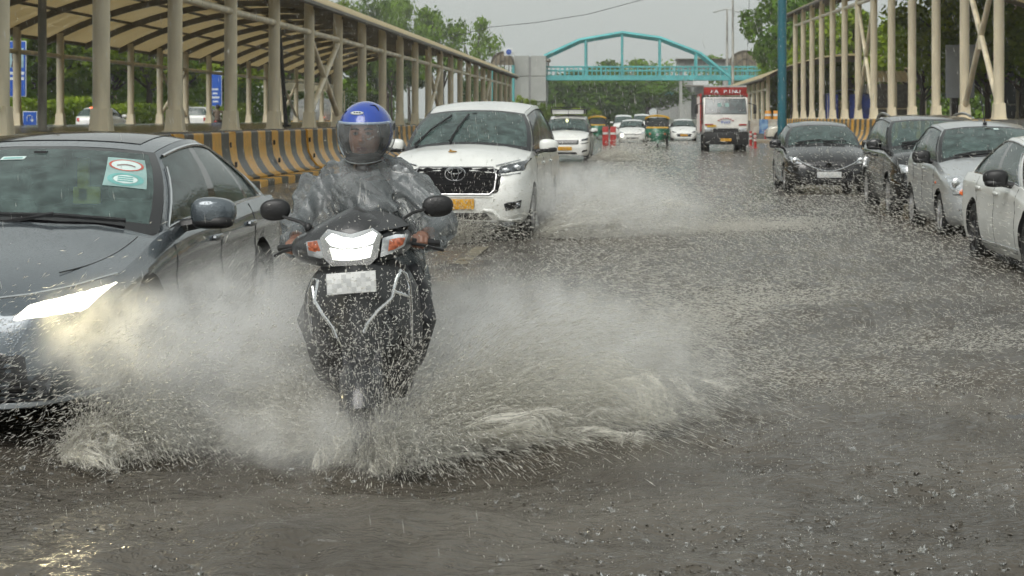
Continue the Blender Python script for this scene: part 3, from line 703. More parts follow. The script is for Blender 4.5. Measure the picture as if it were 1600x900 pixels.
# ---- white saloon at the right edge
WS = scaled(SEDAN, .985, .965, .995, drim=True, spokes=5, r=.33, mirror_m=M_black, clad=.19)
car, D = make_car('sedan', 'white saloon with black door mirror parked nearest, cut by the right edge', 'car', WS, (4.72, 16.35, -.05), 0, P_white)
B = D['B']
pair(B, 'headlight', M_lensd, car, [(.52, .56), (.80, .58), (.86, .73), (.56, .66)], 10, 6, .012)
f = MB(); puff(B, f, [(-.42, .38), (.42, .38), (.45, .62), (-.45, .62)], 14, 5, .008, mirror=False); f.build('grille', M_gloss, car)
for sg in (-1, 1):
    f = MB(); f.tube([B.side(y, .27+.012*math.sin(y), sg, .004) for y in np.linspace(1.4, 3.4, 20)], .012, 6); f.build('sill_trim', M_chrome, car)
# ------------------------------------------------------------------ ground, roads
def sheet(name, x0, x1, y0, y1, z, m, nx=1, ny=1):
    o = MB().grid(lambda u, v: (x0+(x1-x0)*u, y0+(y1-y0)*v, z), nx, ny).build(name, m, smooth=False); tag(o, kind='structure'); return o
M_soil = mat('wet_earth', (.045, .05, .03), .6, col2=(.07, .085, .035), scale=.4)
M_asph = mat('wet_asphalt', (.045, .045, .046), .25, var=.3, scale=1.5, bump=.15, bscale=30)
M_side = mat('side_asphalt', (.05, .05, .052), .3, var=.25, scale=1.2)
M_conc = mat('wet_concrete', (.15, .145, .135), .45, var=.25, scale=2.5, bump=.1)
sheet('ground', -1600, 1600, -60, 3000, -.09, M_soil)
sheet('road', -8.95, 9.75, -5, 1500, -.07, M_asph)
def slab(name, x0, x1, y0, y1, z0, z1, m):
    o = MB().box(((x0+x1)/2, (y0+y1)/2, (z0+z1)/2), (x1-x0, y1-y0, z1-z0)).build(name, m); return tag(o, kind='structure')
slab('walkway_platform', -24.0, -9.25, 10, 142, -.08, 1.26, mat('platform_wet', (.055, .062, .068), .22, var=.2, scale=1))
slab('side_road', -36.5, -24.05, 10, 420, -.08, .60, M_side)
slab('verge', -140, -36.55, 10, 420, -.08, .80, mat('verge_grass', (.035, .07, .015), .7, var=.3, scale=.8))
slab('right_platform', 10.05, 25.0, 20, 114, -.08, 1.50, M_conc)
slab('right_pavement', 10.05, 60, 127, 320, -.08, .35, M_conc)
slab('right_verge', 25.05, 140, 20, 114, -.08, .9, MATS['verge_grass'])

# ------------------------------------------------------------------ walkway shelters
M_col = mat('cream_steel', (.70, .62, .45), .35, var=.2, scale=2.2, stretch=(1, 1, .18), coat=.2, detail=7)
M_rib = mat('brown_steel', (.13, .115, .09), .45, var=.15, scale=2)
def roof_mat():
    m = bpy.data.materials.new('translucent_sheet'); m.use_nodes = True; n, l = m.node_tree.nodes, m.node_tree.links; n.clear()
    tc = n.new('ShaderNodeTexCoord'); nz = n.new('ShaderNodeTexNoise'); nz.inputs['Scale'].default_value = .9; l.new(tc.outputs['Object'], nz.inputs[0])
    r = n.new('ShaderNodeValToRGB'); r.color_ramp.elements[0].color = (.66, .57, .38, 1); r.color_ramp.elements[1].color = (.80, .72, .52, 1); l.new(nz.outputs[0], r.inputs[0])
    d = n.new('ShaderNodeBsdfDiffuse'); t = n.new('ShaderNodeBsdfTranslucent'); l.new(r.outputs[0], d.inputs[0]); l.new(r.outputs[0], t.inputs[0])
    mxx = n.new('ShaderNodeMixShader'); mxx.inputs[0].default_value = .5; l.new(d.outputs[0], mxx.inputs[1]); l.new(t.outputs[0], mxx.inputs[2])
    o = n.new('ShaderNodeOutputMaterial'); l.new(mxx.outputs[0], o.inputs[0]); return m
M_sheet = roof_mat()
def column_mesh(h, r=.15):
    c = MB(); c.tube([(0, 0, 0), (0, 0, h)], r, 16); return c.mesh('column', M_col)
def foot_mesh(r=.15):
    f = MB(); f.box((0, 0, .015), (.42, .42, .03))
    for k in range(4):
        a = math.pi/4+k*math.pi/2
        f.add([Matrix.Rotation(a, 3, 'Z') @ Vector(p) for p in ((r*.8, -.012, .03), (.25, -.012, .03), (r*.8, -.012, .46), (.19, -.012, .46), (r*.8, .012, .03), (.25, .012, .03), (r*.8, .012, .46), (.19, .012, .46))],
              [(0, 1, 3, 2), (4, 6, 7, 5), (0, 4, 5, 1), (1, 5, 7, 3), (3, 7, 6, 2)])
    f.box((0, 0, .24), (.335, .335, .42), taper=.9)
    return f.mesh('column_foot', M_col, smooth=False)
FOOT = foot_mesh()
def walkway(label, xn, xf, ys, zb, ze, sag, braces, slope=0.0, yref=0.0, near_only_until=None, pipe_drop=.75, far_from=0, over=.55):
    root = thing('walkway_shelter', label, 'shelter', ((xn+xf)/2, ys[0], zb)); inv = Vector(root.location)
    sgn = 1 if xf < xn else -1                                   # +1: the near row is on the right of the far row
    def Z(y): return ze+slope*(y-yref)
    xe, xg = xn+sgn*over, xf-sgn*over
    xm, half = (xe+xg)/2, abs(xe-xg)/2; Rr = (half*half+sag*sag)/(2*sag)
    def roof_z(x, y): return Z(y)+math.sqrt(max(0, Rr*Rr-(x-xm)**2))-(Rr-sag)
    cache = {}
    def col(x, y):
        h = round(roof_z(x, y)-zb-.12, 2)
        if h not in cache: cache[h] = column_mesh(h)
        c = link_mesh('column', cache[h], root, Vector((x, y, zb))-inv); link_mesh('column_foot', FOOT, c)
    for y in ys: col(xn, y)
    for y in ys[far_from:]: col(xf, y)
    st = ys[1]-ys[0]
    xs = [xe+(xg-xe)*k/22 for k in range(23)]
    for i, y in enumerate(ys):                                   # arched ribs
        r = MB()
        for (a, b) in zip(xs, xs[1:]):
            za, zb_ = roof_z(a, y)-.05, roof_z(b, y)-.05
            r.add([(a, y-.07, za), (a, y+.07, za), (b, y+.07, zb_), (b, y-.07, zb_), (a, y-.07, za-.26), (a, y+.07, za-.26), (b, y+.07, zb_-.26), (b, y-.07, zb_-.26)], [(0, 4, 7, 3), (1, 2, 6, 5), (4, 5, 6, 7)])
        r.build('roof_rib', M_rib, root, loc=-inv)
    y0, y1 = ys[0]-st*.5, ys[-1]+1.6
    for k in range(1, 22, 3):                                    # purlins
        x = xs[k]; p = MB(); p.tube([(x, y0, roof_z(x, y0)-.09), (x, y1, roof_z(x, y1)-.09)], .06, 4); p.build('purlin', M_rib, root, loc=-inv)
    n = int((y1-y0)/(st/3)); d = (y1-y0)/n                       # roof sheets, each a curved strip
    for k in range(n):
        a = y0+k*d; q = MB()
        for z_, fl in ((0, 0), (.03, 1)):
            q.grid(lambda u, v: (xe+(xg-xe)*u, a+.02+(d-.04)*v, roof_z(xe+(xg-xe)*u, a+d*v)+z_), 18, 1)
        for x in (xe, xg): q.grid(lambda u, v: (x, a+.02+(d-.04)*u, roof_z(x, a+d*u)+.03*v), 1, 1)
        q.build('roof_sheet', M_sheet, root, loc=-inv)
    for x in (xe, xg):                                           # gutters
        q = MB(); q.tube([(x, y0, roof_z(x, y0)-.07), (x, y1, roof_z(x, y1)-.07)], .075, 6); q.build('gutter', M_rib, root, loc=-inv)
    for x, yy in ((xn, ys), (xf, ys[far_from:])):
        q = MB(); q.tube([(x, yy[0], Z(yy[0])-pipe_drop), (x, yy[-1], Z(yy[-1])-pipe_drop)], .09, 10); q.build('tie_pipe', M_col, root, loc=-inv)
        for b in braces:
            if 0 <= b < len(yy)-1:
                ya, yb = yy[b], yy[b+1]
                for (p, r_) in ((ya, yb), (yb, ya)):
                    q = MB(); q.tube([(x, p, zb+.35), (x, r_, Z(r_)-pipe_drop-.1)], .085, 10); q.build('brace', M_col, root, loc=-inv)
                q = MB(); zc = (zb+.35+Z(ya)-pipe_drop-.1)/2; q.box((x, (ya+yb)/2, zc), (.16, .16, .75)); q.build('brace_plate', M_col, root, loc=-inv)
    return root
ysL = [31.5+5.1*k for k in range(-2, 22)]
walkway('long cream arched walkway shelter on columns behind the striped barrier on the left', -9.3, -23.0, ysL, 1.26, 4.78, 1.9, [0, 6, 12, 18], far_from=7)
ysR = [49.6+5.1*k for k in range(-2, 13)]
walkway('tall cream column shelter rising behind the parked cars on the right', 10.2, 24.0, ysR, 1.50, 7.3, 1.4, [2, 7], slope=.019, yref=74, far_from=8, over=.5)
ysF = [129+5.1*k for k in range(0, 14)]
walkway('lower arched walkway shelter far behind the truck and the teal pole', 9.9, 22.0, ysF, .35, 4.35, 1.7, [5], over=.6)

# ------------------------------------------------------------------ concrete barriers with yellow and black stripes
def stripe_mat(name, pitch, off=0.0):
    m = bpy.data.materials.new(name); m.use_nodes = True; n, l = m.node_tree.nodes, m.node_tree.links; b = n['Principled BSDF']
    tc = n.new('ShaderNodeTexCoord'); sp = n.new('ShaderNodeSeparateXYZ'); l.new(tc.outputs['Object'], sp.inputs[0])
    nz = n.new('ShaderNodeTexNoise'); nz.inputs['Scale'].default_value = 2.2; nz.inputs['Detail'].default_value = 6; l.new(tc.outputs['Object'], nz.inputs[0])
    ad = n.new('ShaderNodeMath'); ad.operation = 'MULTIPLY_ADD'; ad.inputs[1].default_value = .10; l.new(nz.outputs[0], ad.inputs[0]); l.new(sp.outputs['Y'], ad.inputs[2])
    md = n.new('ShaderNodeMath'); md.operation = 'MODULO'; md.inputs[1].default_value = pitch; l.new(ad.outputs[0], md.inputs[0])
    gt = n.new('ShaderNodeMath'); gt.operation = 'GREATER_THAN'; gt.inputs[1].default_value = pitch*.53; l.new(md.outputs[0], gt.inputs[0])
    mxx = n.new('ShaderNodeMix'); mxx.data_type = 'RGBA'; mxx.inputs[6].default_value = (.72, .37, .022, 1); mxx.inputs[7].default_value = (.028, .028, .026, 1); l.new(gt.outputs[0], mxx.inputs[0])
    ms = n.new('ShaderNodeTexMusgrave') if hasattr(bpy.types, 'ShaderNodeTexMusgrave') else n.new('ShaderNodeTexNoise'); ms.inputs['Scale'].default_value = 5; l.new(tc.outputs['Object'], ms.inputs[0])
    dm = n.new('ShaderNodeMapRange'); dm.inputs[1].default_value = .45; dm.inputs[2].default_value = .8; l.new(ms.outputs[0], dm.inputs[0]); dm.inputs[4].default_value = .35
    m3 = n.new('ShaderNodeMix'); m3.data_type = 'RGBA'; m3.inputs[7].default_value = (.10, .085, .06, 1); l.new(dm.outputs[0], m3.inputs[0]); l.new(mxx.outputs[2], m3.inputs[6])
    l.new(m3.outputs[2], b.inputs['Base Color']); b.inputs['Roughness'].default_value = .38
    bp = n.new('ShaderNodeBump'); bp.inputs['Strength'].default_value = .2; bp.inputs['Distance'].default_value = .02; l.new(ms.outputs[0], bp.inputs['Height']); l.new(bp.outputs[0], b.inputs['Normal'])
    return m
M_str = stripe_mat('barrier_paint', 1.65)
prof = [(.52, 0), (.52, .18), (.40, .24), (.27, .42), (.17, .62), (.13, .9), (.12, 1.22), (.10, 1.25), (-.10, 1.25), (-.12, 1.22), (-.13, .9), (-.17, .62), (-.27, .42), (-.5, .2), (-.5, 0)]
def barrier_mesh(L):
    q = MB(); n = len(prof)
    q.add([(x, y, z) for y in (.015, L-.015) for x, z in prof], [tuple(range(n)), tuple(range(2*n-1, n-1, -1))]+[(i, i+1, n+i+1, n+i) for i in range(n-1)]+[(n-1, 0, n, 2*n-1)])
    return q.mesh('barrier', M_str, ang=25)
BAR = barrier_mesh(4.95)
HOOK = mat('rusty_steel', (.05, .035, .025), .6)
def ordinal(k): return ['first', 'second', 'third', 'fourth', 'fifth', 'sixth', 'seventh', 'eighth', 'ninth', 'tenth', 'eleventh', 'twelfth'][k]
HK1 = MB().box((.17, .05, .95), (.05, .06, .12)).mesh('hook', HOOK); HK2 = MB().box((.30, .05, .5), (.05, .06, .12)).mesh('hook', HOOK)
WL = ['far left behind the grey sedan roof', 'behind the middle of the grey sedan roof', 'left of the sedan rear door window', 'above the sedan rear door window', 'above the sedan boot', 'left of the rider helmet', 'behind the rider helmet', 'just right of the rider helmet']
for k in range(22):
    o = link_mesh('concrete_barrier', BAR, None, (-9.28+.02*((k*7) % 3-1), 26.0+4.95*k, -.03+.01*(k % 2)), (0, 0, R(.25*((k*5) % 3-1))))
    tag(o, 'striped concrete barrier on the left, '+(WL[k] if k < 8 else '%s beyond the rider' % (['second', 'third', 'fourth', 'fifth', 'sixth', 'seventh', 'eighth', 'ninth', 'tenth', 'eleventh', 'twelfth', 'thirteenth', 'fourteenth', 'last'][k-8])), 'barrier', 'striped barriers on the left')
    link_mesh('joint_hook', HK1, o); link_mesh('joint_hook', HK2, o)
for k in range(13):
    o = link_mesh('concrete_barrier', BAR, None, (9.98, 54.95+4.95*k, .24), (0, 0, math.pi+R(.3*((k*5) % 3-1))))
    tag(o, 'striped concrete barrier below the right shelter, %s from the right' % (ordinal(k) if k < 12 else 'last'), 'barrier', 'striped barriers on the right')
slab('right_kerb', 9.45, 10.6, 30, 116, -.08, .235, M_conc)
o = MB().box((-8.35, 42.0, .05), (.35, 26, .22), bev=.04).build('kerb', M_str); tag(o, 'low striped kerb at the foot of the left barriers', 'kerb')

# ------------------------------------------------------------------ teal footbridge
M_teal = mat('teal_paint', (.10, .42, .43), .35, var=.12, scale=.8, coat=.2)
M_tealp = mat('teal_pole_paint', (.018, .115, .15), .3, var=.1, scale=1, coat=.3)
YB = 205.0
fb = thing('footbridge', 'teal bowed-truss footbridge crossing the road in the distance', 'bridge', at(1000, 184, YB)); inv = -Vector(fb.location)
def bx(name, a, b, m, par, y0, y1):
    "box spanning two pixels at the bridge"
    p, q = at(a[0], a[1], y0), at(b[0], b[1], y0)
    return MB().box(((p.x+q.x)/2, (y0+y1)/2, (p.z+q.z)/2), (abs(q.x-p.x), y1-y0, abs(q.z-p.z))).build(name, m, par, loc=-Vector(par.location) if par else (0, 0, 0))
arch = [(851, 88), (906, 63), (972, 51.5), (1032, 60), (1094, 84), (1143, 123)]
for dy in (0, 3.2):
    pts = [at(x, y, YB)+Vector((0, dy, 0)) for x, y in arch]
    q = MB(); q.tube(pts, .24, 4); q.build('arch_chord', M_teal, fb, loc=inv)
    p, r_ = at(853, 121.5, YB), at(1190, 121.5, YB)
    MB().box(((p.x+r_.x)/2, YB+dy, p.z), (r_.x-p.x, .25, .55)).build('deck_girder', M_teal, fb, loc=inv)
    for zz in (104, 110):
        z = at(0, zz, YB).z; MB().tube([(p.x, YB+dy-.15, z), (r_.x, YB+dy-.15, z)], .06, 6).build('handrail', M_teal, fb, loc=inv)
    zt_ = at(0, 104, YB).z
    for k in range(48):
        x = p.x+(r_.x-p.x)*k/47
        MB().tube([(x, YB+dy-.15, p.z), (x, YB+dy-.15, zt_)], .045 if k % 4 else .08, 5).build('railing_post', M_teal, fb, loc=inv)
    for hx, hy in ((915, 61), (972, 52), (1031, 60), (1088, 83)):
        a = at(hx, hy, YB); MB().tube([(a.x, YB+dy, a.z), (a.x, YB+dy, p.z)], .14, 6).build('hanger', M_teal, fb, loc=inv)
bx('deck', (853, 121), (1190, 124), M_conc, fb, YB+.2, YB+3.0)
o = fb; q = MB(); a = at(857, 95, YB-1)
q.tube([(a.x, a.y, at(0, 104, YB).z), (a.x, a.y, a.z)], .06, 6); q.ball((a.x, a.y, a.z), (.3, .3, .25)); q.build('lantern', M_rib, fb, loc=inv)
M_panel = mat('grey_cladding', (.36, .37, .35), .45, var=.08, scale=.6)
tw = thing('lift_tower', 'grey panelled lift tower at the left end of the teal footbridge', 'tower', at(828, 200, YB-1)); 
for (x0, x1) in ((803, 826.2), (829.8, 853)):
    for (y0, y1) in ((87, 118.6), (119.4, 158)): bx('cladding_panel', (x0, y0), (x1, y1), M_panel, tw, YB-1, YB+4.5)
bx('cladding_joint', (826, 89), (830, 158), mat('cladding_dark', (.25, .255, .25), .5), tw, YB-.9, YB+4.3)
bx('tower_base', (804, 158.5), (852, 205), M_panel, tw, YB-.8, YB+4.2)
M_barrel = mat('brown_roof_sheet', (.20, .165, .115), .5, var=.2, scale=1.5)
def barrel(name, label, x0, x1, ytop, ybot, Y, dep=8):
    r = thing(name, label, 'stairway', at((x0+x1)/2, ybot, Y)); iv = -Vector(r.location); a, b = at(x0, ybot, Y), at(x1, ybot, Y); zt_ = at(0, ytop, Y).z
    xm, hw_ = (a.x+b.x)/2, (b.x-a.x)/2; spring = a.z+(zt_-a.z)*.45
    def pr(u, o=0.0): th = math.pi*(1-u); return (xm+(hw_+o)*math.cos(th), spring+(zt_-spring+o)*math.sin(th))
    q = MB(); q.grid(lambda u, v: (pr(u)[0], Y+dep*v, pr(u)[1]), 18, 1); q.build('barrel_roof', M_barrel, r, loc=iv)
    q = MB(); n = 19; pts = [pr(k/18) for k in range(19)]; q.prism([(a.x, spring)]+pts[1:-1]+[(b.x, spring)], Y+.05, Y+.12); q.build('gable_sheet', M_barrel, r, loc=iv)
    for u in (.0, .2, .4, .6, .8, 1.0):
        x = a.x+(b.x-a.x)*u; q = MB(); q.tube([(x, Y-.02, a.z), (x, Y-.02, pr(max(.02, min(.98, .5+math.asin(2*u-1)/math.pi)))[1])], .06, 5); q.build('gable_bar', M_rib, r, loc=iv)
    q = MB(); q.tube([(*[pr(k/18, .05)[0]], Y-.03, pr(k/18, .05)[1]) for k in range(19)], .09, 6); q.build('gable_rim', M_rib, r, loc=iv)
    q = MB(); q.tube([(pr(k/18, -.9)[0], Y-.03, pr(k/18, -.9)[1]) for k in range(19)], .05, 6); q.build('gable_ring', M_rib, r, loc=iv)
    for u in (0, 1): q = MB(); x = a.x+(b.x-a.x)*u; q.tube([(x, Y-.05, a.z-4), (x, Y-.05, spring)], .16, 6); q.build('portal_post', M_teal, r, loc=iv)
    return r
barrel('covered_stairway', 'brown barrel roofed stairway head beside the grey lift tower on the left', 768, 802, 82, 118, 203, 8)
barrel('covered_stairway', 'brown barrel roofed stairway head at the right end of the footbridge', 1140, 1189, 80, 121, 212, 8)
sg_ = thing('station_sign', 'small white sign with a blue roundel above the left stairway roof', 'sign', at(795, 87, 201))
p = at(795, 81, 201); MB().box((0, 0, 0), (1.1, .1, .9), bev=.02).build('sign_board', mat('sign_white', (.6, .62, .62), .4), sg_, loc=p-Vector(sg_.location))
MB().lathe([(0, 0), (.3, 0), (.3, -.04), (0, -.04)], 20, (0, -.06, -.02), 'Y').build('roundel', mat('sign_blue', (.01, .07, .38), .35), sg_, loc=p-Vector(sg_.location))
MB().tube([(0, 0, -.4), (0, 0, -1.6)], .05, 6).build('sign_post', M_rib, sg_, loc=p-Vector(sg_.location))
# building band behind the bridge
ex = thing('bridge_extension', 'long grey panelled corridor behind the right half of the footbridge', 'building', at(1098, 110, 235))
for k in range(6): bx('corridor_panel', (1058+14*k, 93), (1071.4+14*k, 107), MATS['grey_cladding'], ex, 235, 240)
bx('corridor_roof', (1056, 91.6), (1143, 92.8), M_rib, ex, 234, 241)
bx('corridor_support', (1062, 107.2), (1066, 195), M_panel, ex, 236, 239); bx('corridor_support', (1130, 107.2), (1134, 195), M_panel, ex, 236, 239)
bl = thing('station_building', 'pale grey station building with blue signboard under the right half of the bridge', 'building', at(1065, 195, 290))
bx('wall', (1028, 118), (1104, 186), mat('pale_wall', (.30, .31, .30), .6, var=.1), bl, 290, 305)
bx('signboard', (1027, 142), (1056, 148.5), M_teal, bl, 289, 289.8); bx('white_board', (1083, 125), (1107, 133), MATS['sign_white'], bl, 289, 289.8)
bx('door_opening', (1078, 148), (1103, 186), mat('dark_opening', (.03, .035, .035), .6), bl, 289.3, 289.9)
bx('column', (1060, 136), (1080, 186), M_panel, bl, 288.5, 289.2); bx('canopy', (1058, 133), (1104, 135), M_rib, bl, 286, 289)
for k in range(5): bx('window', (1031+5.2*k, 122), (1034.6+5.2*k, 129), mat('far_window', (.06, .08, .09), .2), bl, 289.5, 289.95)

# ------------------------------------------------------------------ poles, gantry, signs
M_pole = mat('grey_pole', (.34, .33, .30), .5, .0, var=.4, scale=3, stretch=(1, 1, .2))
ga = thing('gantry_pole', 'thick teal steel gantry pole standing beside the black hatchback', 'pole', (at(1222, 184, 60).x, 60, .0)); X0 = ga.location.x
MB().tube([(0, 0, 0), (0, 0, 6.6)], .15, 20).build('pole', M_tealp, ga); MB().box((0, 0, .05), (.6, .6, .1)).build('base_plate', M_tealp, ga)
MB().tube([(0, 0, 6.4), (-5.0, 0, 6.4)], .12, 14).build('arm', M_tealp, ga)
xs_ = at(1037, 0, 60).x-X0; MB().box((xs_, -.1, 6.02), (1.05, .06, .92)).build('sign_board', mat('sign_back', (.02, .04, .06), .4), ga)
for (name, px, Y, zt_, r0, r1, zb, lb) in (('lamp_post', 1145, 182, 14.0, .17, .10, 0, 'tall grey lamp post right of the footbridge arch, the nearer one'), ('lamp_post', 1136, 215, 14.5, .2, .12, 0, 'tall grey lamp post left of the nearer one by the bridge stairway'),
        ('utility_pole', 66, 40, 7.5, .10, .085, 1.26, 'weathered grey post on the walkway by the left edge')):
    r = thing(name, lb, 'pole', (at(px, 184, Y).x, Y, zb)); MB().tube([(0, 0, 0), (0, 0, zt_)], [r0, r1], 12).build('pole', M_pole, r)
    if name == 'lamp_post':
        MB().tube([(-1.2, 0, zt_-.2), (0, 0, zt_+.1), (1.2, 0, zt_-.2)], .05, 6).build('arm', M_pole, r)
        for sx in (-1, 1): MB().ball((sx*1.4, 0, zt_-.25), (.35, .14, .08), 10, 6).build('lamp_head', M_panel, r)
    else: MB().box((0, 0, .03), (.35, .35, .06)).build('base_plate', M_pole, r)
r = thing('thin_pole', 'thin black leaning pole on the walkway behind the barriers left of the rider', 'pole', (at(447, 184, 58).x, 58, 1.26)); a = at(434, 0, 58)-Vector(r.location); MB().tube([(0, 0, 0), (a.x, 0, a.z)], [.07, .05], 8).build('pole', M_black, r); MB().box((0, 0, .03), (.3, .3, .06)).build('base_plate', M_black, r)
M_blue = mat('sign_blue_board', (.012, .085, .42), .35, var=.06, scale=2); M_txt = mat('sign_print', (.6, .64, .66), .4)
def board(label, x0, x1, y0, y1, Y, zg, rows, pict=None, name='road_sign'):
    a, b = at(x0, y0, Y), at(x1, y1, Y); w, h = b.x-a.x, a.z-b.z
    r = thing(name, label, 'sign', ((a.x+b.x)/2, Y, zg)); zc = (a.z+b.z)/2-zg
    MB().box((0, 0, zc), (w+.07, .04, h+.07), bev=.01).build('sign_edge', M_txt, r); MB().box((0, -.03, zc), (w, .02, h)).build('sign_board', M_blue, r)
    MB().tube([(0, .06, 0), (0, .06, zc+h/2)], .05, 8).build('sign_post', M_pole, r)
    for (u0, u1, v, t) in rows: MB().box((w*((u0+u1)/2-.5), -.045, zc+h*(.5-v)), (w*(u1-u0), .01, h*t)).build('print_line', M_txt, r)
    return r, w, h, zc
r, w, h, zc = board('tall blue road sign with a white picture panel behind the leftmost column', 5, 40, 65, 150, 80, .6, [(.3, .95, .58, .05), (.3, .95, .68, .05)])
MB().box((.05*w, -.045, zc+.2*h), (w*.75, .01, h*.36), bev=.003).build('picture_panel', mat('pale_sky_print', (.3, .45, .5), .5), r)
q = MB(); q.ball((.05*w, -.055, zc+.24*h), (w*.16, .008, h*.09)); q.box((.05*w, -.055, zc+.1*h), (w*.36, .012, h*.14), taper=.6); q.build('picture_figure', mat('figure_print', (.06, .04, .05), .6), r)
r, w, h, zc = board('small square blue U-turn sign beside the left post', 37, 57, 175, 195, 80, .6, [])
q = MB(); q.tube([(-.11, -.05, zc-.14), (-.11, -.05, zc+.04)]+[(.11*math.cos(a)*-1, -.05, zc+.04+.11*math.sin(a)) for a in np.linspace(0, math.pi, 9)]+[(.11, -.05, zc-.06)], .035, 6, flat=.4)
q.prism([(.02, zc-.05), (.2, zc-.05), (.11, zc-.17)], -.06, -.045); q.build('turn_arrow', M_txt, r)
board('blue road sign with lines of white writing seen between the walkway columns', 327, 346, 112, 165, 115, .6, [(.15, .75, .52, .05), (.3, .7, .64, .05), (.15, .85, .76, .06), (.3, .75, .88, .05)])
r = thing('notice_board', 'blank grey board back standing behind the right shelter columns', 'board', (at(1500, 184, 70).x, 70, 1.5)); a, b = at(1479, 70, 70), at(1524, 153, 70)
MB().box((0, 0, (a.z+b.z)/2-1.5), (b.x-a.x, .06, a.z-b.z), bev=.01).build('board', mat('galvanised', (.25, .265, .28), .45, .2, var=.08, scale=1), r)
for sx in (-.35, .35): MB().tube([(sx, .08, 0), (sx, .08, a.z-1.6)], .04, 6).build('post', M_pole, r)
o = MB().tube([at(700, 60, 205), at(765, 42.5, 200), at(840, 35, 200), at(920, 22, 200), at(1002, 0, 200), at(1080, -26, 198)], .035, 5).build('overhead_cable', M_black); tag(o, 'thin black cable crossing the sky above the footbridge', 'cable')
for x0, x1, lb in ((1172, 1166, 'left'), (1190, 1206, 'right')):
    o = MB().tube([at(x0, -30, 190), at((x0+x1)/2, 50, 190), at(x1, 110, 190)], .025, 4).build('overhead_cable', M_black); tag(o, 'thin hanging cable by the right lamp posts, the %s one' % lb, 'cable')
# blue tarpaulin stall, shed, hoarding, dark screen on the right
M_tarp = mat('blue_tarp', (.012, .03, .17), .4, var=.35, scale=3, bump=.4, bscale=5)
r = thing('market_stall', 'stall under a dark blue tarpaulin behind the right shelter columns', 'stall', (at(1323, 184, 95).x, 95, 1.5)); w = 1.2
q = MB(); q.grid(lambda u, v: ((2*u-1)*w*1.05, (v-.5)*1.8, 1.25+.28*(1-(2*u-1)**2)-.04*math.sin(9*u)), 12, 4); q.build('tarpaulin', M_tarp, r)
for (x0, x1) in ((-1.22, -.55), (.05, 1.22)):
    q = MB(); q.grid(lambda u, v: (x0+(x1-x0)*u, -.85+.05*math.sin(12*u), 1.28*v), 10, 4); q.build('tarp_side', M_tarp, r)
for sx in (-1.1, 1.1):
    for sy in (-.8, .8): MB().tube([(sx, sy, 0), (sx, sy, 1.25)], .03, 6).build('post', M_pole, r)
MB().box((-.25, -.2, .5), (.6, .5, .9), bev=.05).build('goods', mat('stall_goods', (.25, .2, .08), .7, var=.6, scale=12), r)
r = thing('shed', 'low shed with a ribbed cream roof behind the right shelter columns', 'shed', (at(1384, 184, 100).x, 100, 1.5)); a, b = at(1348, 110, 100), at(1420, 129, 100); w = b.x-a.x
q = MB(); q.grid(lambda u, v: (w*(u-.5), -1.4+2.8*v, b.z-1.5+(a.z-b.z)*v+.025*math.cos(2*math.pi*10*u)), 80, 1); q.build('ribbed_roof', M_sheet, r)
MB().box((0, .2, (b.z-1.6)/2), (w*.94, 2.2, b.z-1.6)).build('wall', mat('shed_wall', (.12, .115, .10), .6, var=.3), r)
MB().box((0, -.92, .55), (w*.9, .04, .08)).build('rail', M_sheet, r)
for sx in (-.45, .15, .45): MB().tube([(sx*w, -1.3, 0), (sx*w, -1.3, b.z-1.5)], .05, 6).build('post', M_col, r)
r = thing('dark_screen', 'dark netted screen wall at the far right behind the last columns', 'screen', (27.0, 116, .9)); MB().box((0, 0, 4), (6.5, .2, 7.6)).build('net_panel', mat('dark_net', (.02, .022, .028), .8, var=.4, scale=2), r)
for sx in (-3.2, -1.1, 1.1, 3.2): MB().box((sx, -.15, 4), (.12, .12, 7.8)).build('post', M_rib, r)
for k in range(3): MB().box((0, -.14, 1.5+2.5*k), (6.5, .08, .1)).build('rail', M_rib, r)
r = thing('hoarding', 'painted blue and white hoarding beyond the teal gantry pole', 'hoarding', (8.9, 124, 0))
for k in range(4):
    MB().box((-.3+.62*k, .0, .95), (.6, .05, 1.0)).build('panel', mat('hoarding_print%d' % (k % 2), [(.35, .3, .24), (.02, .10, .30)][k % 2], .5, col2=[(.5, .48, .42), (.25, .4, .55)][k % 2], scale=2.5), r)
MB().box((.65, .1, .4), (2.6, .1, .9)).build('foot', M_conc, r)
M_drum = mat('orange_plastic', (.62, .26, .02), .45, var=.1)
for k, px in enumerate((1200, 1213)):
    r = thing('traffic_drum', 'orange drum on the hoarding beyond the teal pole, the %s one' % ('left', 'right')[k], 'drum', (at(px, 184, 126).x, 126.0, 1.35)); MB().lathe([(0, 0), (.26, 0), (.25, .3), (.24, .3), (.22, .65), (.2, .7), (0, .7)], 16).build('drum', M_drum, r)
    MB().lathe([(.246, .32), (.236, .48)], 16).build('band', M_txt, r)
slab('drum_ledge', 7.6, 11.0, 125.3, 126.7, -.08, 1.35, M_conc)
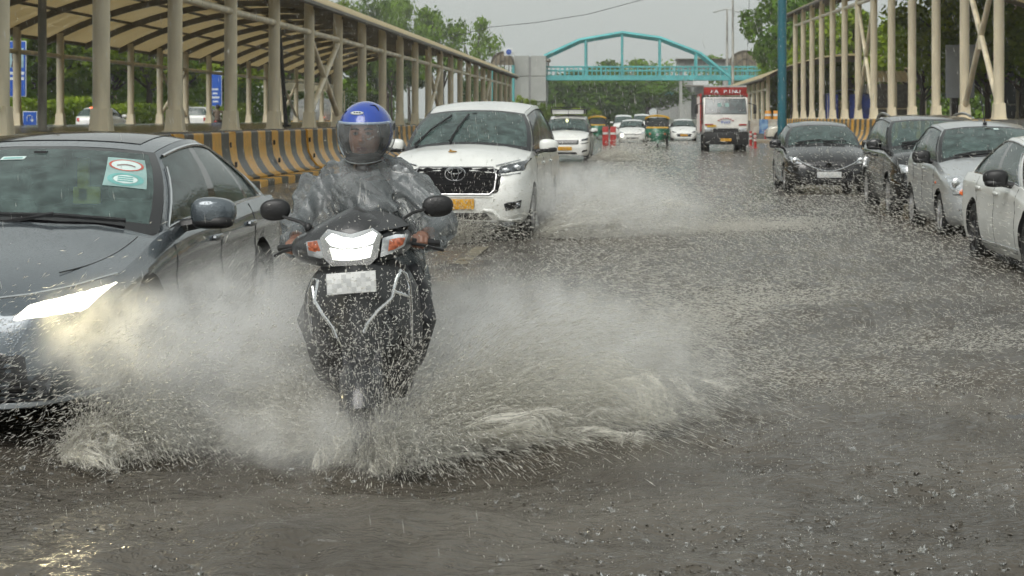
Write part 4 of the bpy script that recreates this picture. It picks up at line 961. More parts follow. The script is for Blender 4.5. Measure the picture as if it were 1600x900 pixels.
# ------------------------------------------------------------------ more traffic
def bev_prism(poly, a, b, bev=.05, plane='YZ', seg=2):
    q = MB(); q.prism(poly, a, b, plane); bm = bmesh.new(); vs = [bm.verts.new(v) for v in q.v]
    for f in q.f: bm.faces.new([vs[i] for i in f])
    bmesh.ops.recalc_face_normals(bm, faces=bm.faces); bmesh.ops.bevel(bm, geom=bm.edges[:], offset=bev, segments=seg, profile=.6, affect='EDGES', clamp_overlap=True)
    bm.verts.index_update(); r = MB().add([v.co.copy() for v in bm.verts], [[v.index for v in f.verts] for f in bm.faces]); bm.free(); return r
M_truckw = mat('truck_white', (.66, .66, .62), .35, var=.08, scale=2, coat=.5)
M_truckr = mat('truck_red', (.35, .035, .03), .45, var=.2, scale=4)
r = thing('delivery_truck', 'white cab delivery truck with a lettered red headboard over the cab', 'truck', (4.42, 83.0, -.05))
bev_prism([(.10, .80), (0, 1.15), (.06, 1.72), (.30, 2.48), (.42, 2.56), (1.6, 2.56), (1.6, .80)], -1.03, 1.03, .07).build('cab', M_truckw, r)
def cab_front(z): return .06+(z-1.72)*.24/.76 if z > 1.72 else 0.0+(z-1.15)*.06/.57
q = MB(); q.grid(lambda u, v: ((2*u-1)*(.985-.05*v), cab_front(1.76+.74*v)-.012, 1.76+.74*v), 6, 4); q.build('windscreen_border', M_gloss, r)
q = MB(); q.grid(lambda u, v: ((2*u-1)*(.945-.05*v), cab_front(1.80+.66*v)-.022, 1.80+.66*v), 6, 4); q.build('windscreen', mat('dark_screen_glass', (.03, .05, .05), .06, var=.5, scale=3, coat=1), r)
for sx in (-.28, .06): MB().box((sx, cab_front(2.15)-.03, 2.16), (.2, .01, .24)).build('screen_paper', M_stk, r)
for sx in (-1, 1):
    q = MB(); q.box((sx*1.36, .25, 2.0), (.16, .06, .42), bev=.03); q.tube([(sx*1.0, .3, 2.3), (sx*1.34, .25, 2.2)], .02, 5); q.build('door_mirror', M_black, r)
    q = MB(); q.box((sx*.80, -.03, 1.04), (.36, .10, .18), bev=.03); q.build('headlight', M_lens, r)
    q = MB(); q.box((sx*.78, -.02, 1.28), (.38, .02, .07)); q.build('painted_slogan', M_truckr, r)
    q = MB(); q.ball((sx*1.03, .8, 1.75), (.012, .45, .5), sq=.5); q.build('side_window', M_gloss, r)
q = MB(); q.box((0, .02, 1.0), (1.16, .06, .22), bev=.02); q.build('grille', M_black, r)
for k in range(4): MB().box((0, -.02, .93+.05*k), (1.1, .02, .02)).build('grille_bar', M_rimd, r)
bev_prism([(-.06, .36), (-.07, .92), (.15, .94), (.15, .36)], -1.04, 1.04, .03).build('bumper', M_black, r)
MB().box((0, -.085, .58), (.5, .02, .13)).build('number_plate', M_ply, r)
for k, ch in enumerate('FWF'): text('painted_letter', ch, .2, M_blue, r, (-.17+.17*k, -.035, 1.38), depth=.006, sx=1.1)
for k in range(7): MB().box((-.33+.11*k, -.0, 1.58-.012*(k-3)**2), (.075, .03, .05)).build('painted_mark', M_truckr, r)
MB().box((-.66, -.02, 1.22), (.42, .02, .1)).build('yellow_band', mat('yellow_paint', (.6, .36, .02), .4), r)
for sy in (0,):
    q = MB(); q.box((0, 1.75, 1.95), (2.14, .12, 1.3)); q.build('cargo_front', M_black, r)
    for sx in (-1, 1): MB().box((sx*1.09, 3.4, 1.85), (.08, 3.3, 1.8)).build('cargo_side', M_truckr, r)
    MB().box((0, 3.4, .92), (2.2, 3.4, .14)).build('cargo_floor', M_black, r)
    for sx in (-1, 1):
        for k in range(5): MB().box((sx*1.14, 1.9+.75*k, 1.75), (.05, .07, 1.7)).build('cargo_stake', M_truckw, r)
bev_prism([(.55, 2.66), (.45, 2.98), (.55, 3.02), (.66, 2.66)], -1.0, 1.0, .015).build('headboard', M_truckr, r)
for k, ch in enumerate('FA PINU'):
    if ch != ' ': text('board_letter', ch, .27, M_txt, r, (-.62+.205*k, .455, 2.82), rot=(R(72), 0, 0), depth=.006, sx=1.15)
MB().tube([(-1.0, .55, 3.05), (1.0, .55, 3.05)], .05, 6).build('board_rail', M_panel, r)
for sx in (-.8, .8): MB().tube([(sx, .6, 2.54), (sx, .6, 2.7)], .04, 6).build('board_strut', M_black, r)
for sx in (-1, 1):
    add_wheel(r, sx*.86, .75, .40, .40, .24, sx, True); add_wheel(r, sx*.80, 3.9, .40, .40, .40, sx, True)
    MB().lathe([(.46, -.16), (.46, .16)], 18, (sx*.86, .75, .42), 'X', a0=0, a1=math.pi).build('mudguard', M_black, r)
MB().box((0, 2.4, .62), (.7, 4.2, .16)).build('chassis', M_black, r); MB().tube([(-.9, .75, .42), (.9, .75, .42)], .07, 8).build('axle', M_black, r)

M_ay = mat('rickshaw_yellow', (.62, .36, .02), .4, var=.12, scale=4, coat=.3); M_ag = mat('rickshaw_green', (.012, .13, .075), .35, var=.2, scale=4, coat=.4)
def rickshaw(label, loc, rz=0.0):
    r = thing('auto_rickshaw', label, 'rickshaw', loc, rz, 'auto rickshaws')
    def nose(u, v):
        a = (2*u-1); hw_ = .34+.30*v**.6 if v < .55 else .64; z = .32+.72*v; return ((a)*hw_, .06+.42*abs(a)**2.2+.16*(v**2)*.8, z)
    MB().grid(nose, 18, 8).build('front_apron', M_ag, r)
    for sx in (-1, 1):
        MB().box((sx*.64, 1.5, .68), (.05, 2.0, .62), bev=.02).build('side_panel', M_ag, r)
        MB().tube([(sx*.62, .52, 1.0), (sx*.56, .62, 1.62)], .035, 6).build('screen_pillar', M_black, r)
        MB().box((sx*.64, 2.0, 1.3), (.03, .9, .6)).build('canopy_side', M_black, r)
        q = MB(); q.tube([(sx*.6, .55, 1.1), (sx*.78, .5, 1.2)], .015, 5); q.ball((sx*.80, .5, 1.24), (.06, .02, .09)); q.build('mirror', M_black, r)
        q = MB(); q.ball((sx*.40, .16, .74), (.05, .03, .05)); q.build('indicator', M_orange, r)
    MB().box((0, .54, 1.06), (1.18, .06, .13), bev=.02).build('yellow_band', M_ay, r)
    MB().grid(lambda u, v: ((2*u-1)*(.58-.04*v), .56+.10*v, 1.13+.47*v), 6, 4).build('windscreen', M_glassd, r)
    def can(u, v): a = 2*u-1; return (a*.66, .42+2.1*v, 1.62+.17*(1-abs(a)**2.6)*(.6+.4*math.sin(math.pi*min(1, v*1.6+.2))))
    MB().grid(can, 14, 8).build('canopy', M_ay, r)
    MB().grid(lambda u, v: (can(u, 0)[0], .42+.02*v, can(u, 0)[2]-.10*v), 14, 1).build('canopy_valance', M_ay, r)
    MB().lathe([(0, -.02), (.08, -.02), (.1, .02), (.1, .1)], 16, (0, .10, .70), 'Y').build('headlight', M_lens, r)
    MB().box((0, 1.35, .62), (1.2, .5, .5), bev=.06).build('driver_seat', M_inner, r); MB().box((0, 2.1, .9), (1.2, .2, .9), bev=.06).build('rear_seat', M_inner, r); MB().box((0, 2.5, .9), (1.28, .06, 1.2)).build('rear_panel', M_ag, r)
    MB().tube([(-.3, .72, 1.02), (0, .62, .95), (.3, .72, 1.02)], .02, 6).build('handlebar', M_black, r)
    q = MB(); q.box((0, .34, 1.5), (.01, .01, .01)); 
    add_wheel(r, 0, .26, .22, .22, .1, 1); [add_wheel(r, sx*.56, 2.0, .22, .22, .12, sx) for sx in (-1, 1)]
    MB().lathe([(.27, -.08), (.27, .08)], 12, (0, .26, .24), 'X', a0=0, a1=math.pi).build('mudguard', M_ag, r)
    # driver
    d = MB(); d.tube([(0, 1.15, .85), (0, 1.12, 1.2)], [.19, .2], 10); d.tube([(-.2, 1.1, 1.2), (-.3, .9, 1.0), (-.26, .72, 1.04)], .05, 6); d.tube([(.2, 1.1, 1.2), (.3, .9, 1.0), (.26, .72, 1.04)], .05, 6); d.ball((0, 1.08, 1.42), (.09, .1, .12)); d.tube([(0, 1.1, 1.2), (0, 1.09, 1.36)], .05, 6)
    return r
rickshaw('yellow and green auto rickshaw in mid-road left of the truck', (1.45, 96.0, -.06))
rickshaw('auto rickshaw half hidden behind the roof-racked people carrier', (-2.45, 132.0, -.06))
car, D = make_car('sedan', 'white car with one headlight lit beside the middle auto rickshaw', 'car', scaled(HATCH, 1.0, 1.0, 1.0), (.12, 110.5, -.06), 0, P_white, detail=1)
B = D['B']; hl = pair(B, 'headlight', M_lens, car, [(.50, .60), (.76, .62), (.80, .78), (.58, .74)], 8, 4, .014)
b = MB(); b.ball(B.fp(-.62, .52, .03), (.10, .03, .13)); b.build('lit_lamp', M_lampw, hl[1]); f = MB(); f.tube([B.fp(x, .60, .015) for x in np.linspace(-.6, .6, 15)], .02, 5); f.build('grille_bar', M_gloss, car); f = MB(); puff(B, f, [(-.45, .28), (.45, .28), (.4, .42), (-.4, .42)], 10, 3, .006, mirror=False); f.build('lower_intake', M_black, car)
car, D = make_car('sedan', 'white car with dark grille between the auto rickshaw and the truck', 'car', scaled(SEDAN, .97, .95, 1.06, trim=M_black), (3.62, 121, -.06), 0, P_white, detail=1)
B = D['B']; pair(B, 'headlight', M_lensd, car, [(.50, .58), (.78, .60), (.84, .74), (.56, .68)], 8, 4, .012); f = MB(); puff(B, f, [(-.50, .30), (.50, .30), (.58, .56), (-.58, .56)], 12, 4, .008, mirror=False); f.build('grille', M_gloss, car); number_plate(car, B.fp(0, .44, .02), M_ply, .5, .13)
car, D = make_car('van', 'white van with raked windscreen behind the lit white car', 'van', scaled(MPV, .9, .9, 1.02, wipers=[(-.75, -.05, .1, .14), (0, .65, .1, .14)]), (-.55, 140, -.05), 0, P_white, detail=0)
B = D['B']; pair(B, 'headlight', M_lens, car, [(.52, .78), (.80, .82), (.82, .95), (.55, .88)], 6, 4, .012); f = MB(); puff(B, f, [(-.5, .6), (.5, .6), (.5, .84), (-.5, .84)], 8, 4, .006, mirror=False); f.build('grille', M_gloss, car)
car, D = make_car('van', 'white van farthest back, above the lit white car roof', 'van', scaled(MPV, .95, .9, 1.08, wipers=[(-.75, -.05, .1, .14), (0, .65, .1, .14)]), (1.0, 156, -.05), 0, P_white, detail=0)
B = D['B']; pair(B, 'headlight', M_lens, car, [(.52, .82), (.82, .86), (.84, 1.0), (.55, .92)], 6, 4, .012)
car, D = make_car('off_roader', 'white car nose poking out from behind the teal gantry pole', 'car', SUV, (9.0, 119.0, -.05), R(-90), paint('offwhite_paint', (.60, .57, .48), 0, .35), detail=0)
B = D['B']; pair(B, 'headlight', M_lens, car, [(.52, .70), (.80, .72), (.82, .88), (.55, .86)], 6, 4, .012); f = MB(); puff(B, f, [(-.45, .6), (.45, .6), (.5, .86), (-.5, .86)], 8, 4, .006, mirror=False); f.build('grille', M_gloss, car)
car, D = make_car('hatchback', 'white hatchback driving away with a red brake light at its roof, seen through the columns', 'car', HATCH, (-27.1, 94.0, .60), math.pi, P_white, detail=1)
B = D['B']; pair(B, 'tail_light', M_red, car, [(.55, .72), (.76, .74), (.78, .98), (.60, .98)], 6, 4, .012, rear=True); p = D['Rf'](0, .97); b = MB(); b.box(p+Vector((0, .03, .03)), (.36, .06, .06), bev=.015); b.build('brake_light', M_redlit, car); number_plate(car, B.rp(0, .62, .02), M_plw, .5, .12)
car, D = make_car('off_roader', 'white off-roader driving away behind the walkway columns, left of the blue sign', 'car', SUV, (-26.9, 114.5, .60), math.pi, P_white, detail=1)
B = D['B']; pair(B, 'tail_light', M_red, car, [(.60, .72), (.80, .74), (.80, .98), (.62, .98)], 6, 4, .012, rear=True)
for sg in (1, -1):
    f = MB(); f.tube([(sg*(D['Tp'](s).x), D['Tp'](s).y, D['Tp'](s).z+.05+.03*math.sin(math.pi*s)**.3) for s in np.linspace(.1, .95, 10)], .03, 6); f.build('roof_rail', M_rim, car)
# red road furniture
M_rp = mat('red_plastic', (.42, .03, .025), .4, var=.2, scale=5); M_wp = mat('white_plastic', (.6, .58, .55), .4, var=.1)
for k, (px, Y, h) in enumerate(((946, 101, 1.1), (958, 98, 1.12))):
    r = thing('plastic_barrier', 'red plastic water barrier right of the roof-racked carrier, %s one' % ('left', 'right')[k], 'barrier', (at(px, 184, Y).x, Y, -.05), 0, 'red water barriers')
    bev_prism([(-.17, 0), (-.16, h), (.16, h), (.17, 0)], -.0, 1.6, .03, 'XZ').build('shell', M_rp, r, loc=(0, 0, 0)); MB().box((0, -.01, h*.66), (.30, .04, .12)).build('white_band', M_wp, r)
for k, (px, Y, h, lb) in enumerate(((1173, 100, .85, 'just right of the truck, left one'), (1180, 92, .82, 'just right of the truck, right one'), (1196, 122, .75, 'left of the white car nose'))):
    r = thing('bollard', 'red flexible bollard %s' % lb, 'bollard', (at(px, 184, Y).x, Y, -.05), 0, 'red bollards')
    MB().lathe([(0, 0), (.16, 0), (.15, .06), (.075, .09), (.07, h), (0, h+.02)], 12).build('post', M_rp, r)
    for z in (.4, .62): MB().lathe([(.08, z), (.078, z+.1)], 12).build('band', M_wp, r)
slab('traffic_island', 7.75, 8.9, 110, 117, -.08, .16, mat('island_concrete', (.26, .22, .16), .5, var=.2))
# plastic covered cart and motorcyclist beyond the walkway
def film(name, a=.35, col=(.5, .52, .52), rough=.2, va=.2):
    m = bpy.data.materials.new(name); m.use_nodes = True; n, l = m.node_tree.nodes, m.node_tree.links; n.clear()
    tr = n.new('ShaderNodeBsdfTransparent'); d = n.new('ShaderNodeBsdfDiffuse'); d.inputs[0].default_value = (*col, 1); tl = n.new('ShaderNodeBsdfTranslucent'); tl.inputs[0].default_value = (*col, 1)
    g = n.new('ShaderNodeBsdfGlossy'); g.inputs['Roughness'].default_value = rough; g.inputs[0].default_value = (.8, .82, .83, 1)
    tc = n.new('ShaderNodeTexCoord'); nz = n.new('ShaderNodeTexNoise'); nz.inputs['Scale'].default_value = 14; nz.inputs['Detail'].default_value = 6; l.new(tc.outputs['Object'], nz.inputs[0])
    mr = n.new('ShaderNodeMapRange'); mr.inputs[1].default_value = .35; mr.inputs[2].default_value = .7; mr.inputs[3].default_value = max(0, a-va); mr.inputs[4].default_value = min(1, a+va); l.new(nz.outputs[0], mr.inputs[0])
    m0 = n.new('ShaderNodeMixShader'); m0.inputs[0].default_value = .4; l.new(d.outputs[0], m0.inputs[1]); l.new(tl.outputs[0], m0.inputs[2])
    m1 = n.new('ShaderNodeMixShader'); l.new(mr.outputs[0], m1.inputs[0]); l.new(m0.outputs[0], m1.inputs[2]); l.new(tr.outputs[0], m1.inputs[1])
    lw = n.new('ShaderNodeFresnel'); lw.inputs[0].default_value = 1.42
    nb = n.new('ShaderNodeTexNoise'); nb.inputs['Scale'].default_value = 30; l.new(tc.outputs['Object'], nb.inputs[0]); bp = n.new('ShaderNodeBump'); bp.inputs['Strength'].default_value = .25; bp.inputs['Distance'].default_value = .01; l.new(nb.outputs[0], bp.inputs['Height']); l.new(bp.outputs[0], g.inputs['Normal'])
    m2 = n.new('ShaderNodeMixShader'); l.new(lw.outputs[0], m2.inputs[0]); l.new(m1.outputs[0], m2.inputs[1]); l.new(g.outputs[0], m2.inputs[2])
    o = n.new('ShaderNodeOutputMaterial'); l.new(m2.outputs[0], o.inputs[0]); MATS[name] = m; return m
r = thing('covered_cart', 'cart under a clear domed plastic sheet with a red tail light behind the columns', 'cart', (-25.2, 143, .60))
def dome(u, v): a = 2*math.pi*u; k = math.sin(math.pi/2*v); w = 1+.05*math.sin(9*a); return (2.0*k*w*math.cos(a), 1.2*k*w*math.sin(a), .75+1.9*math.cos(math.pi/2*v)**.8)
MB().grid(dome, 36, 10).build('plastic_sheet', film('clear_sheet', .45, (.6, .62, .62)), r)
MB().box((0, 0, .62), (3.4, 1.8, .16), bev=.03).build('cart_bed', M_ay, r); MB().box((-.6, 0, 1.2), (1.4, 1.2, 1.0), bev=.2).build('load', mat('cart_load', (.3, .28, .22), .7, var=.5, scale=4), r); MB().box((.9, .1, 1.1), (.9, 1.1, .8), bev=.2).build('load', MATS['cart_load'], r)
MB().ball((.85, -1.2, .95), (.14, .06, .14)).build('tail_light', M_redlit, r)
for sx in (-1.3, 1.3): add_wheel(r, sx, 0, .32, .32, .12, 1)
r = thing('tent_canopy', 'cream peaked tent canopy among the trees behind the left walkway', 'tent', (at(470, 184, 190).x, 190, .8))
def tent(u, v): a, b = 2*u-1, 2*v-1; return (a*4.2, b*4, 3.6+1.3*(1-max(abs(a), abs(b)))**1.3)
MB().grid(tent, 12, 12).build('canopy', M_sheet, r)
for sx in (-4, 4):
    for sy in (-3.8, 3.8): MB().tube([(sx, sy, 0), (sx, sy, 3.65)], .06, 6).build('pole', M_col, r)

# ------------------------------------------------------------------ bodies grown from tapered limbs
def blob(name, mb, m, parent=None, voxel=.012, smooth=6, fac=.5, disp=None, loc=(0, 0, 0)):
    "fuses overlapping limbs into one continuous skin"
    o = link_mesh(name, mb.mesh(name, m, weld=False), None)
    rm = o.modifiers.new('r', 'REMESH'); rm.mode = 'VOXEL'; rm.voxel_size = voxel
    s_ = o.modifiers.new('s', 'SMOOTH'); s_.iterations = smooth; s_.factor = fac
    me = bpy.data.meshes.new_from_object(o.evaluated_get(bpy.context.evaluated_depsgraph_get())); bpy.data.objects.remove(o)
    if disp:
        nv = len(me.vertices); co = np.empty(nv*3); me.vertices.foreach_get('co', co); no = np.empty(nv*3); me.vertices.foreach_get('normal', no)
        co, no = co.reshape(-1, 3), no.reshape(-1, 3); co += no*disp(co)[:, None]; me.vertices.foreach_set('co', co.ravel()); me.update()
    me.polygons.foreach_set('use_smooth', [True]*len(me.polygons)); me.materials.clear(); me.materials.append(m)
    return link_mesh(name, me, parent, loc)
M_skin = mat('skin', (.24, .12, .08), .45, var=.12, scale=20); M_cloth = mat('dark_shirt', (.055, .075, .085), .7, var=.25, scale=10); M_pants = mat('dark_trousers', (.02, .021, .025), .6, var=.3)

# the distant motorcyclist
r = thing('motorcycle', 'dark motorcycle ridden away from the camera below the blue sign on the left', 'motorcycle', (at(337, 184, 108).x, 108, .6))
for y in (0, 1.25): link_mesh('wheel', wheel_meshes(.3, .1)[0], r, (0, y, .3))
q = MB(); q.box((0, .6, .55), (.22, .7, .3), bev=.06); q.tube([(0, 1.2, .35), (0, 1.0, .95)], .05, 6); q.tube([(-.34, .95, 1.0), (.34, .95, 1.0)], .02, 6); q.box((0, .35, .76), (.26, .7, .1), bev=.04); q.build('frame', M_black, r)
MB().ball((0, -.08, .72), (.08, .03, .05)).build('tail_light', M_red, r)
pr = thing('person', 'person in brown jacket and dark helmet riding the motorcycle away', 'person', (at(337, 184, 108).x, 108, .6))
q = MB(); q.tube([(0, .42, .82), (0, .45, 1.1), (0, .52, 1.38)], [.15, .17, .17], 10); q.tube([(0, .52, 1.38), (0, .55, 1.52)], .06, 8); q.ball((0, .56, 1.58), (.08, .1, .11))
for sx in (-1, 1): q.tube([(sx*.2, .52, 1.36), (sx*.32, .68, 1.15), (sx*.3, .93, 1.02)], [.07, .055, .045], 8); q.tube([(sx*.1, .42, .82), (sx*.2, .8, .72), (sx*.18, .72, .35)], [.1, .075, .055], 8)
blob('body', q, mat('brown_jacket', (.16, .12, .09), .8, var=.3), pr, .02, 4); MB().ball((0, .56, 1.62), (.13, .15, .14)).build('helmet', M_black, pr)
# ------------------------------------------------------------------ trees and hedges
def leaf_mat(name, a, b, sc=.5):
    m = bpy.data.materials.new(name); m.use_nodes = True; n, l = m.node_tree.nodes, m.node_tree.links; n.clear()
    oi = n.new('ShaderNodeObjectInfo'); ge = n.new('ShaderNodeNewGeometry'); nz = n.new('ShaderNodeTexNoise'); nz.inputs['Scale'].default_value = sc; nz.inputs['Detail'].default_value = 5; l.new(ge.outputs['Position'], nz.inputs[0])
    ad = n.new('ShaderNodeMath'); ad.operation = 'MULTIPLY_ADD'; ad.inputs[1].default_value = .3; l.new(oi.outputs['Random'], ad.inputs[0]); l.new(nz.outputs[0], ad.inputs[2])
    r = n.new('ShaderNodeValToRGB'); r.color_ramp.elements[0].position = .42; r.color_ramp.elements[1].position = .88; r.color_ramp.elements[0].color = (*a, 1); r.color_ramp.elements[1].color = (*b, 1); l.new(ad.outputs[0], r.inputs[0])
    d = n.new('ShaderNodeBsdfPrincipled'); d.inputs['Roughness'].default_value = .6; d.inputs['Specular IOR Level'].default_value = .15; l.new(r.outputs[0], d.inputs['Base Color']); t = n.new('ShaderNodeBsdfTranslucent'); l.new(r.outputs[0], t.inputs[0])
    mxx = n.new('ShaderNodeMixShader'); mxx.inputs[0].default_value = .3; l.new(d.outputs[0], mxx.inputs[1]); l.new(t.outputs[0], mxx.inputs[2]); o = n.new('ShaderNodeOutputMaterial'); l.new(mxx.outputs[0], o.inputs[0]); return m
M_leafd = leaf_mat('dark_leaves', (.042, .10, .008), (.125, .24, .02)); M_leafm = leaf_mat('mid_leaves', (.06, .125, .008), (.19, .32, .022)); M_leafy = leaf_mat('yellow_leaves', (.10, .165, .008), (.28, .38, .026)); M_bark = mat('bark', (.06, .045, .033), .8, var=.3, scale=3, stretch=(1, 1, .2))
def leaf_faces(P, N, size, rg):
    "numpy leaf quads at points P with rough facing N"
    n = len(P); a = rg.normal(size=(n, 3))*.7+N; a /= np.linalg.norm(a, axis=1)[:, None]+1e-9
    t = np.cross(a, rg.normal(size=(n, 3))); t /= np.linalg.norm(t, axis=1)[:, None]+1e-9; b = np.cross(a, t)
    s = (size*rg.uniform(.55, 1.35, n))[:, None]; t = t*s; b = b*s*rg.uniform(.45, .8, (n, 1))
    V = np.stack([P-t, P-b*.9+t*.1, P+t, P+b*.9+t*.1], 1).reshape(-1, 3); return V
def quad_mesh(name, V, m):
    n = len(V)//4; me = bpy.data.meshes.new(name); me.vertices.add(n*4); me.vertices.foreach_set('co', V.astype(np.float32).ravel()); me.loops.add(n*4); me.loops.foreach_set('vertex_index', np.arange(n*4, dtype=np.int32))
    me.polygons.add(n); me.polygons.foreach_set('loop_start', np.arange(0, n*4, 4, dtype=np.int32)); me.polygons.foreach_set('loop_total', np.full(n, 4, np.int32)); me.update(calc_edges=True); me.validate(); me.materials.append(m); return me
def tree_proto(seed, lobes, n, size, m, flat=.8, airy=.0):
    "unit tree: height 1, trunk from 0; crown of leafy lobes about real limbs"
    rg = np.random.default_rng(seed); tr = MB(); tr.tube([(0, 0, -.02), (.01, 0, .2), (.0, .01, .42), (.02, 0, .62)], [.026, .02, .016, .008], 8); P, N = [], []
    for k in range(lobes):
        a = 2*math.pi*k/lobes*2.4+rg.uniform(-.4, .4); h = .40+.50*(k+.5)/lobes+rg.uniform(-.05, .05); rad = (.10+.22*math.sin(math.pi*min(1, (h-.25)/.8)))*rg.uniform(.5, 1.25)
        c = np.array([rad*math.cos(a), rad*math.sin(a), h]); R_ = rg.uniform(.10, .185)*(1-.3*(h-.5))
        tr.tube([(0, 0, .25+.35*(h-.4)), (c[0]*.55, c[1]*.55, h-.10), tuple(c)], [.011, .007, .003], 5)
        for j in range(9):
            dd = rg.normal(size=3); dd /= np.linalg.norm(dd); tr.tube([tuple(c), tuple(c+dd*R_*.8)], [.003, .001], 3)
        m_ = int(n/lobes); d = rg.normal(size=(m_, 3)); d /= np.linalg.norm(d, axis=1)[:, None]; rr = R_*(rg.uniform(0, 1, m_)**.45)
        # clumps: pull leaves to sub-centres
        sub = rg.normal(size=(14, 3)); sub /= np.linalg.norm(sub, axis=1)[:, None]; q = sub[rg.integers(0, 14, m_)]*R_*.72+rg.normal(size=(m_, 3))*R_*.27
        pos = np.where((rg.uniform(size=m_) < .72)[:, None], q, d*rr[:, None]); pos[:, 2] *= flat; P.append(c+pos); N.append(pos/R_+np.array([0, 0, .35]))
    P, N = np.concatenate(P), np.concatenate(N); return quad_mesh('crown', leaf_faces(P, N, size, rg), m), tr.mesh('trunk', M_bark)
PROTO = {'round': tree_proto(1, 11, 5200, .021, M_leafd), 'wide': tree_proto(2, 14, 6000, .020, M_leafm), 'tall': tree_proto(3, 9, 3600, .020, M_leafd, 1.0), 'airy': tree_proto(4, 9, 2300, .021, M_leafm, .7), 'bush': tree_proto(5, 8, 4200, .024, M_leafy), 'green': tree_proto(6, 13, 6000, .021, M_leafy)}
def tree(kind, X, Y, zg, h, wid, label, name='tree', group='trees'):
    r = thing(name, label, 'tree', (X, Y, zg), random.uniform(0, 6.28), group); r.scale = (wid, wid, h)
    c, t = PROTO[kind]; link_mesh('crown', c, r); link_mesh('trunk', t, r); return r
# behind the left walkway, one row near and one row far
k = 0
NEAR = [(-2, 'wide', 10), (60, 'green', 11), (118, 'bush', 9.5), (175, 'wide', 9), (232, 'green', 10), (290, 'wide', 9.5), (345, 'bush', 9), (398, 'green', 11), (450, 'wide', 9), (505, 'green', 10.5), (555, 'wide', 10), (605, 'wide', 10), (640, 'wide', 10)]
for px, kind, h in NEAR:
    Y = 118+34*((px+60) % 97)/97+px*.10; X = min(-38.5, (px-VPX)*Y/FPX); Y = X*FPX/(px-VPX)
    k += 1; tree(kind, X, Y, .8, h*Y/130*.95, h*1.25, 'leafy tree behind the left walkway, %s from the left edge' % (ordinal(k-1) if k < 13 else 'last'), group='trees behind the left walkway')
for i, (px, h) in enumerate(((30, 15), (250, 14), (330, 14), (420, 14), (520, 14), (600, 14))):
    Y = 215+8*i; tree('round' if i % 2 else 'wide', (px-VPX)*Y/FPX, Y, .5, h, h*1.1, 'tall dark tree in the back row behind the left walkway, %s from the left' % ordinal(i), group='back row trees on the left')
# conspicuous trees against the sky
for kind, px, Y, top, wid, lb in (('airy', 612, 250, -8, 7, 'tall tree rising over the walkway roof above the rider'), ('airy', 692, 252, -4, 13, 'airy tree rising above the walkway roof, left of its neighbour'), ('airy', 744, 262, 14, 11, 'airy tree leaning over the far walkway roof end'), ('airy', 800, 330, 92, 12, 'small tree above the left stairway roof'),
        ('wide', 868, 270, 110, 20, 'broad tree under the left end of the footbridge'), ('round', 905, 262, 108, 17, 'dense dark tree under the footbridge left of centre'), ('airy', 955, 290, 84, 17, 'tree whose top shows above the bridge railing'), ('airy', 990, 300, 82, 17, 'taller tree behind the bridge railing right of centre'), ('round', 950, 258, 118, 19, 'dark tree below the middle of the footbridge'), ('round', 1010, 268, 112, 18, 'dark tree below the footbridge right of centre'), ('wide', 1040, 330, 128, 16, 'pale tree beyond the road under the bridge'),
        ('airy', 1140, 330, 78, 20, 'far tree left of the right barrel roof'), ('airy', 1180, 335, 70, 18, 'far tree behind the right barrel roof'),
        ('wide', 1238, 172, -45, 12.5, 'large tree overhanging the right side behind the teal pole'), ('round', 1262, 150, -10, 10, 'dense tree behind the first right columns'), ('green', 1330, 140, 2, 11, 'green tree behind the right shelter, left of the gap'), ('round', 1400, 150, 62, 10, 'low round tree behind the shed on the right'), ('bush', 1440, 118, 18, 9.5, 'yellowish tree behind the right shelter columns'), ('green', 1490, 112, -30, 11, 'leafy tree behind the grey notice board'), ('bush', 1545, 105, -10, 10, 'bright tree behind the crossed braces on the right'), ('round', 1600, 110, -40, 11, 'dark tree at the right edge behind the shelter')):
    X = (px-VPX)*Y/FPX; zt = CAMH+(HZ-top)*Y/FPX; zg = .3; tree(kind, X, Y, zg, (zt-zg)/1.0, wid, lb, group='single trees')
for i, (px, h, Y) in enumerate(((840, 3.4, 190), (866, 3.0, 195), (893, 2.6, 186), (925, 2.5, 200), (810, 3.8, 188))):
    tree('bush', (px-VPX)*Y/FPX, Y, 0, h, 3.2, 'low rounded bush at the road end, %s' % ['below the lift tower', 'left of the roof-racked carrier roof', 'above the roof-racked carrier', 'left of the second rickshaw roof', 'at the walkway end'][i], 'bush', 'bushes at the road end')
def hedge(label, x0, x1, y0, y1, z0, z1, n, m, size=.22, name='hedge'):
    rg = np.random.default_rng(int(abs(x0*7+y0))); P = np.stack([rg.uniform(x0, x1, n), rg.uniform(y0, y1, n), z0+(z1-z0)*rg.uniform(0, 1, n)**.7], 1)
    P[:, 2] += .35*np.sin(P[:, 1]*.35)*np.sin(P[:, 1]*.13+1)*(P[:, 2]-z0)/(z1-z0); o = link_mesh(name, quad_mesh(name, leaf_faces(P, np.tile([.3, -.5, .6], (n, 1)), size, rg), m)); return tag(o, label, 'hedge', None, 'stuff')
hedge('low bright green hedge along the far side of the left side road', -38.4, -36.7, 70, 175, .8, 2.6, 26000, M_leafy)
hedge('green hedge with pale blossom behind the middle walkway columns', -38.2, -36.8, 175, 262, .8, 4.8, 22000, M_leafm, .3)
hedge('tall green shrub belt filling the gaps behind the left walkway', -46, -43, 95, 330, .8, 7.5, 32000, M_leafm, .38)
hedge('green thicket beyond the right shelter', 13, 44, 176, 182, 0, 8.0, 18000, M_leafm, .36)
hedge('green belt behind the right tree trunks', 28, 50, 118, 122, .5, 6.0, 14000, M_leafd, .3)
hedge('green shrubs behind the right shelter', 25.5, 27.5, 60, 112, .9, 4.0, 12000, M_leafm, .25)
hedge('distant green thicket closing the road under the footbridge', -24, 2.0, 252, 262, 0, 6.5, 16000, M_leafd, .45)
